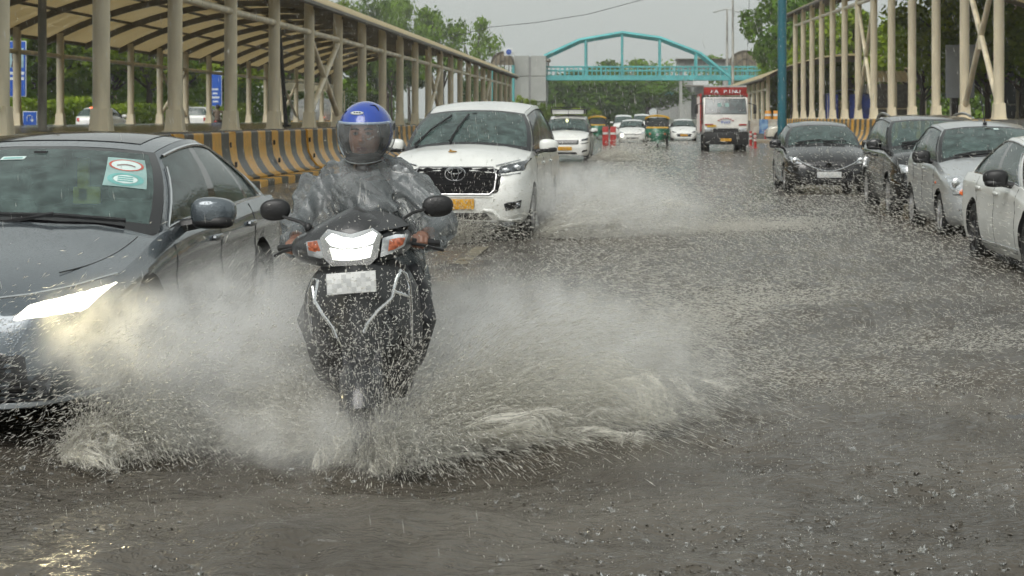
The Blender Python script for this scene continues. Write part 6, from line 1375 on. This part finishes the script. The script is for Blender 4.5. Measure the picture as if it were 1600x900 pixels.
def sheet_of_drops(name, label, seed, n, src, sx, elev, speed, tmax, vfwd, carry, rad=(.0010, .0028), streak=.013, m=None, **kw):
    P, V, rg = jets(seed, n, src, sx, elev, speed, tmax, vfwd, carry, **kw); k = len(P); r_ = rad[0]*.62+(rad[1]*1.15-rad[0]*.62)*rg.uniform(0, 1, k)**6; L = np.clip(np.linalg.norm(V, axis=1)*streak, .006, .095)*rg.uniform(.15, 1.5, k)**1.3+r_*2
    return drops(name, label, P, V, L, r_, m or M_spray)
def veil_mat(name, col, dens):
    "torn sheet of water: streaks run along the flow, gaps between them"
    m = bpy.data.materials.new(name); m.use_nodes = True; n, l = m.node_tree.nodes, m.node_tree.links; n.clear()
    at_ = n.new('ShaderNodeAttribute'); at_.attribute_name = 'flow'; sp_ = n.new('ShaderNodeSeparateXYZ'); l.new(at_.outputs['Vector'], sp_.inputs[0])
    def noise(sx, sy, det, lo, hi, seed):
        mp = n.new('ShaderNodeMapping'); mp.inputs['Scale'].default_value = (sx, sy, 1); mp.inputs['Location'].default_value = (seed, 0, 0); l.new(at_.outputs['Vector'], mp.inputs[0]); z = n.new('ShaderNodeTexNoise'); z.inputs['Scale'].default_value = 1; z.inputs['Detail'].default_value = det; z.inputs['Roughness'].default_value = .62; l.new(mp.outputs[0], z.inputs[0])
        r = n.new('ShaderNodeMapRange'); r.inputs[1].default_value = lo; r.inputs[2].default_value = hi; l.new(z.outputs[0], r.inputs[0]); return r.outputs[0]
    def mul(a, b):
        q = n.new('ShaderNodeMath'); q.operation = 'MULTIPLY'
        for i, x in enumerate((a, b)):
            if isinstance(x, float): q.inputs[i].default_value = x
            else: l.new(x, q.inputs[i])
        return q.outputs[0]
    a = mul(noise(60, 5, 6, .44, .66, 0), noise(7, 2.4, 4, .36, .62, 9)); grain = noise(210, 40, 3, .38, .60, 4)
    gm = n.new('ShaderNodeMath'); gm.operation = 'MULTIPLY_ADD'; gm.inputs[1].default_value = .75; gm.inputs[2].default_value = .25; l.new(grain, gm.inputs[0]); a = mul(a, gm.outputs[0])
    a = mul(mul(a, sp_.outputs['Z']), float(dens)); cl = n.new('ShaderNodeClamp'); cl.inputs[2].default_value = .92; l.new(a, cl.inputs[0])
    tr = n.new('ShaderNodeBsdfTransparent'); d = n.new('ShaderNodeBsdfDiffuse'); d.inputs[0].default_value = (*col, 1); t = n.new('ShaderNodeBsdfTranslucent'); t.inputs[0].default_value = (*col, 1)
    x = n.new('ShaderNodeMixShader'); x.inputs[0].default_value = .5; l.new(d.outputs[0], x.inputs[1]); l.new(t.outputs[0], x.inputs[2]); y = n.new('ShaderNodeMixShader'); l.new(cl.outputs[0], y.inputs[0]); l.new(tr.outputs[0], y.inputs[1]); l.new(x.outputs[0], y.inputs[2]); o = n.new('ShaderNodeOutputMaterial'); l.new(y.outputs[0], o.inputs[0]); return m
M_veil = veil_mat('spray_veil', (.95, .93, .85), 7.0)
def veil(name, label, seed, k, src, sx, elev, speed, tmax, vfwd, carry, az=(-.3, .5), nu=56, nv=30, amp=.16, m=None):
    "k nested curved sheets of thrown water, one behind another"
    rg = np.random.default_rng(seed); Vs, Fs, At = [], [], []; b = 0
    for i in range(k):
        s0 = speed[0]+(speed[1]-speed[0])*((i+rg.uniform(0, 1))/k)**1.3; e_lo, e_hi = elev[0]+rg.uniform(0, .15), elev[1]*rg.uniform(.6, 1.0); tm_ = tmax*rg.uniform(.55, 1.0); c0 = rg.uniform(*carry); a0 = rg.uniform(*az); ph = rg.uniform(0, 6.28, 4); off = rg.uniform(0, 50)
        u, v = np.meshgrid(np.linspace(0, 1, nu), np.linspace(0, 1, nv)); e = e_lo+(e_hi-e_lo)*u; t = .015+tm_*v
        s_ = s0*(1+amp*np.sin(7*u+ph[0]+2*v)+amp*.7*np.sin(17*u+ph[1])+amp*.4*np.sin(31*u+9*v+ph[2])); a = a0+.18*np.sin(5*u+ph[3]+3*v); dr = 1/(1+.9*t)
        x = src[0]+sx*s_*np.cos(e)*np.cos(a)*t*dr; y = src[1]+vfwd*t+(s_*np.cos(e)*np.sin(a)-vfwd*c0)*t*dr; z = src[2]+s_*np.sin(e)*t*dr-3.9*t*t
        x += (.06*np.sin(11*v+ph[1]+9*u)+.03*np.sin(23*u-15*v+ph[0]))*v; y += (.12*np.sin(9*u+ph[2]+6*v)+.05*np.sin(27*u+13*v))*v; z = z+(.05*np.sin(15*v+ph[3]+12*u)+.025*np.sin(31*v+ph[2]-19*u))*v
        edge = np.clip(u/.12, 0, 1)*np.clip((1-u)/.55, 0, 1)**1.3*np.clip((1-v)/.85, 0, 1)**1.5*np.clip(v/.04, 0, 1)*np.clip((z+.02)/.06, 0, 1)
        Vs.append(np.stack([x, y, np.maximum(z, -.03)], -1).reshape(-1, 3)); At.append(np.stack([u+off, v*1.0+off*.3, edge], -1).reshape(-1, 3)); ix = np.arange(nu*nv).reshape(nv, nu)+b; Fs.append(np.stack([ix[:-1, :-1], ix[:-1, 1:], ix[1:, 1:], ix[1:, :-1]], -1).reshape(-1, 4)); b += nu*nv
    W, F, A = np.concatenate(Vs), np.concatenate(Fs), np.concatenate(At); me = bpy.data.meshes.new(name); me.vertices.add(len(W)); me.vertices.foreach_set('co', W.astype(np.float32).ravel()); me.loops.add(F.size); me.loops.foreach_set('vertex_index', F.astype(np.int32).ravel()); me.polygons.add(len(F)); me.polygons.foreach_set('loop_start', np.arange(0, F.size, 4, dtype=np.int32)); me.polygons.foreach_set('loop_total', np.full(len(F), 4, np.int32)); me.polygons.foreach_set('use_smooth', np.ones(len(F), bool)); me.update(calc_edges=True)
    me.attributes.new('flow', 'FLOAT_VECTOR', 'POINT').data.foreach_set('vector', A.astype(np.float32).ravel()); me.materials.append(m or M_veil); return tag(link_mesh(name, me), label, 'spray', None, 'stuff')
veil('water_sheet', 'torn sheets of water thrown right by the scooter wheel', 31, 12, (-1.12, 8.10, .0), 1, (.05, 1.0), (1.6, 6.0), .60, 4.5, (.45, .95))
veil('water_sheet', 'torn sheets of water thrown left by the scooter wheel', 32, 11, (-1.22, 8.10, .0), -1, (.05, 1.1), (1.2, 3.4), .48, 4.5, (.5, 1.0))
veil('water_sheet', 'tall sheets of water thrown by the grey sedan front wheel', 33, 14, (-2.46, 8.95, .0), 1, (.10, 1.15), (1.2, 5.0), .58, 3.5, (.5, 1.25))
veil('water_sheet', 'low foaming sheets of water before the grey sedan bumper', 34, 9, (-2.6, 8.2, .0), 1, (.1, 1.1), (.5, 2.8), .38, 2.0, (.8, 1.7), az=(-.9, .5))
veil('water_sheet', 'water sheets curling round the scooter front wheel', 37, 7, (-1.17, 8.05, .0), 1, (.2, 1.5), (.8, 2.6), .34, 2.0, (.7, 1.5), az=(-2.6, -.3))
veil('water_sheet', 'water sheets thrown right by the white people carrier', 35, 8, (-1.25, 23.1, .0), 1, (.03, .95), (2.0, 8.5), .55, 6, (.5, .95))
veil('water_sheet', 'far water sheets thrown right by the roof-racked people carrier', 36, 6, (-1.5, 64, .0), 1, (.03, .6), (2.0, 10.0), .55, 6, (.5, .95))
sheet_of_drops('spray', 'drops bursting round the scooter front wheel', 38, 19000, (-1.17, 7.95, .02), 1, (.3, 1.5), (.6, 3.2), .46, 2.0, (.7, 1.6), jit=.9, rad=(.0012, .0036))
sheet_of_drops('spray', 'white fan of spray thrown to the right of the scooter front wheel', 1, 72000, (-1.12, 8.12, .02), 1, (.12, .85), (2.2, 6.0), .62, 4.5, (.45, .95))
sheet_of_drops('spray', 'white spray between the scooter and the grey sedan, thrown by the scooter', 2, 44000, (-1.22, 8.12, .02), -1, (.15, 1.0), (1.6, 3.8), .48, 4.5, (.5, 1.0), rad=(.0011, .0032))
sheet_of_drops('spray', 'tall pale spray thrown off the grey sedan front wheel beside the scooter', 4, 64000, (-2.46, 9.05, .05), 1, (.2, 1.05), (1.5, 4.8), .6, 3.5, (.5, 1.25), rad=(.0011, .0032))
sheet_of_drops('spray', 'churned foam and spray in front of the grey sedan bumper', 5, 34000, (-2.55, 8.25, .0), 1, (.1, 1.0), (.6, 2.8), .42, 2.0, (.8, 1.7), jit=.7, rad=(.0014, .0042))
sheet_of_drops('spray', 'spray thrown right across the road by the white people carrier', 6, 30000, (-1.25, 23.2, .02), 1, (.06, .75), (2.0, 8.5), .55, 6, (.5, .95), rad=(.003, .008), streak=.008)
sheet_of_drops('spray', 'spray under the front of the white people carrier', 7, 9000, (-2.2, 22.2, .0), 1, (.3, 1.2), (.8, 4.0), .5, 3, (.6, 1.6), rad=(.003, .008), jit=1.2)
sheet_of_drops('spray', 'far spray thrown right by the roof-racked people carrier', 8, 9000, (-1.5, 64, .02), 1, (.05, .6), (2.0, 9.0), .55, 6, (.5, .95), rad=(.008, .02), streak=.01)
sheet_of_drops('spray', 'far spray beside the lit white car', 9, 1500, (.7, 111, .02), 1, (.05, .3), (1.0, 4.0), .3, 6, (.5, .95), rad=(.006, .015), streak=.01)
# flecks carried across the road towards the parked cars
rg = np.random.default_rng(21); n = 17000; Yf = 8.6+22*rg.uniform(0, 1, n)**.9; P = np.stack([rg.uniform(-.8, 5.0, n), Yf, np.abs(rg.normal(0, .42, n))+.02], 1); V = np.stack([rg.normal(2.6, .5, n), rg.normal(-.6, .3, n), rg.normal(-.9, .5, n)], 1)
drops('spray_flecks', 'scattered white flecks of spray drifting over the road before the parked cars', P, V, rg.uniform(.015, .06, n), rg.uniform(.0012, .0035, n)*np.clip(Yf/14, .7, 2), M_spray)
# bright drops hanging in front of the scooter
n = 3600; P = np.stack([rg.normal(-1.17, .26, n), rg.uniform(7.5, 8.12, n), np.abs(rg.normal(.5, .26, n))], 1); V = np.stack([rg.normal(.3, 1.0, n), rg.normal(-1, .4, n), rg.normal(.9, 1.1, n)], 1)
drops('spray_drops', 'bright water drops flying up in front of the scooter leg shield', P, V, rg.uniform(.006, .026, n), rg.uniform(.0013, .0032, n), M_drop)
n = 2600; P = np.stack([rg.normal(-2.35, .45, n), rg.uniform(7.3, 8.3, n), np.abs(rg.normal(.42, .2, n))], 1); V = np.stack([rg.normal(1.6, .5, n), rg.normal(-.5, .4, n), rg.normal(.9, .5, n)], 1)
drops('spray_drops', 'bright streaking drops lit by the grey sedan headlight', P, V, rg.uniform(.012, .05, n), rg.uniform(.001, .0024, n), M_drop)
# broken white wake left across the road
n = 27000; t_ = rg.uniform(0, 1, n); br = rg.integers(0, 3, n); x0 = np.array([-1.0, -1.0, -1.1])[br]; y0 = np.array([9.0, 9.4, 23.2])[br]; dx = np.array([4.2, 2.6, 3.6])[br]; dy = np.array([3.4, 7.0, 3.0])[br]
P = np.stack([x0+dx*t_+rg.normal(0, .16, n)*(1+2*t_), y0+dy*t_+rg.normal(0, .5, n)*(.6+t_), np.abs(rg.normal(0, .05, n))*(1.4-t_)+.008], 1); V = np.stack([rg.normal(2.2, .6, n), rg.normal(.3, .5, n), rg.normal(.1, .6, n)], 1)
drops('wake_foam', 'broken white wake streaking across the road right of the scooter', P, V, rg.uniform(.008, .05, n)*np.clip(P[:, 1]/11, .8, 2), rg.uniform(.0009, .0028, n)*np.clip(P[:, 1]/11, .8, 2), M_spray)
# low rain splash over the whole flood
n = 80000; Yr = CAMH*FPX/rg.uniform(120, 700, n); P = np.stack([rg.uniform(-6, 7, n), Yr, np.abs(rg.normal(0, .028, n))+.004], 1); w_ = np.clip(1.25-np.abs(P[:, 0]+.8)/7, .15, 1)*np.clip((Yr-6.3)/2.2, .3, 1); ok = (rg.uniform(size=n) < w_) & (P[:, 0] > -.36*Yr-.6) & (P[:, 0] < .24*Yr+.6); P = P[ok]; n = len(P)
V = np.stack([rg.normal(0, .6, n), rg.normal(0, .6, n), rg.normal(.6, .8, n)], 1); drops('rain_splash', 'fine splash of heavy rain dancing over the flooded road', P, V, rg.uniform(.004, .016, n)*np.clip(P[:, 1]/9, .7, 2.5), rg.uniform(.0009, .0024, n)*np.clip(P[:, 1]/9, .7, 2.8), M_spray)
# falling rain
n = 8500; Yr = 4.5+34*rg.uniform(0, 1, n)**.7; P = np.stack([Yr*rg.uniform(-.36, .23, n), Yr, rg.uniform(.0, 1, n)*(.1+Yr*.1+1.4)], 1); drops('rain', 'falling rain', P, np.tile([1.1, -.3, -8.0], (n, 1))+rg.normal(0, .4, (n, 3)), rg.uniform(.02, .05, n), rg.uniform(.0007, .0014, n)*np.clip(Yr/10, .8, 2), M_drop)
# crowns where the big drops strike
cr = MB(); vs, fs = [], []
for k in range(2600):
    py = random.uniform(560, 905)**1.0; Yc = CAMH*FPX/(py-HZ); px = random.uniform(-10, 1610); x = (px-VPX)*Yc/FPX
    if py < 700 and random.random() < .4: continue
    R0 = random.uniform(.0025, .0068)*(2.0 if random.random() < .06 else 1); H = R0*random.uniform(.5, 1.5); nsp = random.randint(5, 8); tw_ = random.uniform(0, 6.28); lean = Vector((random.uniform(-.4, .4), random.uniform(-.4, .4), 0))*R0
    b = len(vs)
    for i in range(nsp):
        a0 = tw_+2*math.pi*i/nsp; a1 = tw_+2*math.pi*(i+.5)/nsp; hh = H*random.uniform(.5, 1.3)
        vs += [(x+R0*math.cos(a0), Yc+R0*math.sin(a0), -.004), (x+lean.x+R0*1.25*math.cos(a0), Yc+lean.y+R0*1.25*math.sin(a0), H*.35), (x+lean.x*1.6+R0*1.7*math.cos(a1), Yc+lean.y*1.6+R0*1.7*math.sin(a1), hh)]
    for i in range(nsp):
        j = (i+1) % nsp; A, B_, C_ = b+3*i, b+3*i+1, b+3*i+2; A2, B2 = b+3*j, b+3*j+1; fs += [(A, A2, B2, B_), (B_, B2, C_)]
cr.v, cr.f, cr.mi = vs, fs, [1 if (i//14) % 5 < 3 else 0 for i in range(len(fs))]
o = cr.build('splash_crowns', [mat('crown_water', (.11, .10, .082), .10, var=.3, spec=.6), mat('crown_clear', (.32, .32, .30), .1, var=.2, trans=.7, spec=.6)], smooth=True, ang=80); tag(o, 'little crowns of water where big drops strike the flood', 'splash', None, 'stuff')
# fine mist hanging in the spray
SC.cycles.volume_max_steps = 24; SC.cycles.volume_step_rate = 5.0
def mist(label, c, rad, dens, rot=0.0, seed=0.0):
    q = MB(); q.ball((0, 0, 0), 1.0, 20, 12); o = q.build('spray_mist', M_drop, loc=c, rot=(0, rot, 0)); o.scale = rad
    m = bpy.data.materials.new('mist_air'); m.use_nodes = True; n, l = m.node_tree.nodes, m.node_tree.links; n.clear(); tc = n.new('ShaderNodeTexCoord')
    ln = n.new('ShaderNodeVectorMath'); ln.operation = 'LENGTH'; l.new(tc.outputs['Object'], ln.inputs[0]); f = n.new('ShaderNodeMapRange'); f.interpolation_type = 'SMOOTHERSTEP'; f.inputs[1].default_value = .1; f.inputs[2].default_value = .98; f.inputs[3].default_value = dens; f.inputs[4].default_value = 0; l.new(ln.outputs['Value'], f.inputs[0])
    mp = n.new('ShaderNodeMapping'); mp.inputs['Location'].default_value = (seed, seed, 0); mp.inputs['Scale'].default_value = tuple(x*2.2 for x in rad); l.new(tc.outputs['Object'], mp.inputs[0]); z = n.new('ShaderNodeTexNoise'); z.inputs['Scale'].default_value = 2.6; z.inputs['Detail'].default_value = 5; l.new(mp.outputs[0], z.inputs[0]); r = n.new('ShaderNodeMapRange'); r.inputs[1].default_value = .40; r.inputs[2].default_value = .62; r.inputs[3].default_value = .08; r.inputs[4].default_value = 1.75; l.new(z.outputs[0], r.inputs[0])
    k = n.new('ShaderNodeMath'); k.operation = 'MULTIPLY'; l.new(f.outputs[0], k.inputs[0]); l.new(r.outputs[0], k.inputs[1]); v = n.new('ShaderNodeVolumePrincipled'); v.inputs['Color'].default_value = (.985, .985, .97, 1); v.inputs['Anisotropy'].default_value = .1; l.new(k.outputs[0], v.inputs['Density']); oo = n.new('ShaderNodeOutputMaterial'); l.new(v.outputs[0], oo.inputs['Volume']); o.data.materials.clear(); o.data.materials.append(m); return tag(o, label, 'spray', None, 'stuff')
mist('pale mist of spray between the grey sedan and the scooter', (-1.86, 8.75, .36), (.86, .85, .66), 6.4, 0, 1)
mist('pale mist of spray drifting right of the scooter', (-.50, 9.3, .34), (1.30, 1.3, .52), 2.8, R(4), 5)
mist('low mist over the churned water in front of the scooter', (-1.38, 7.95, .13), (.85, .44, .26), 2.7, 0, 9)
mist('mist of spray to the right of the white people carrier', (-.30, 23.6, .40), (1.8, 1.8, .72), 1.8, R(6), 3)
mist('mist of spray round the grey sedan headlight corner', (-2.34, 8.2, .52), (.56, .5, .38), 2.8, 0, 13)
# ------------------------------------------------------------------ rain haze
hz_ = MB().box((0, 190, 13.2), (420, 440, 29)).build('haze', mat('haze_dummy'), smooth=False); hz_.data.materials.clear()
hm = bpy.data.materials.new('haze_air'); hm.use_nodes = True; hn = hm.node_tree.nodes; hn.clear(); pv = hn.new('ShaderNodeVolumePrincipled'); pv.inputs['Color'].default_value = (.97, .985, .98, 1); pv.inputs['Density'].default_value = .00042; ho = hn.new('ShaderNodeOutputMaterial'); hm.node_tree.links.new(pv.outputs[0], ho.inputs['Volume']); hz_.data.materials.append(hm)
tag(hz_, 'pale rain haze over the whole road', 'haze', None, 'stuff')
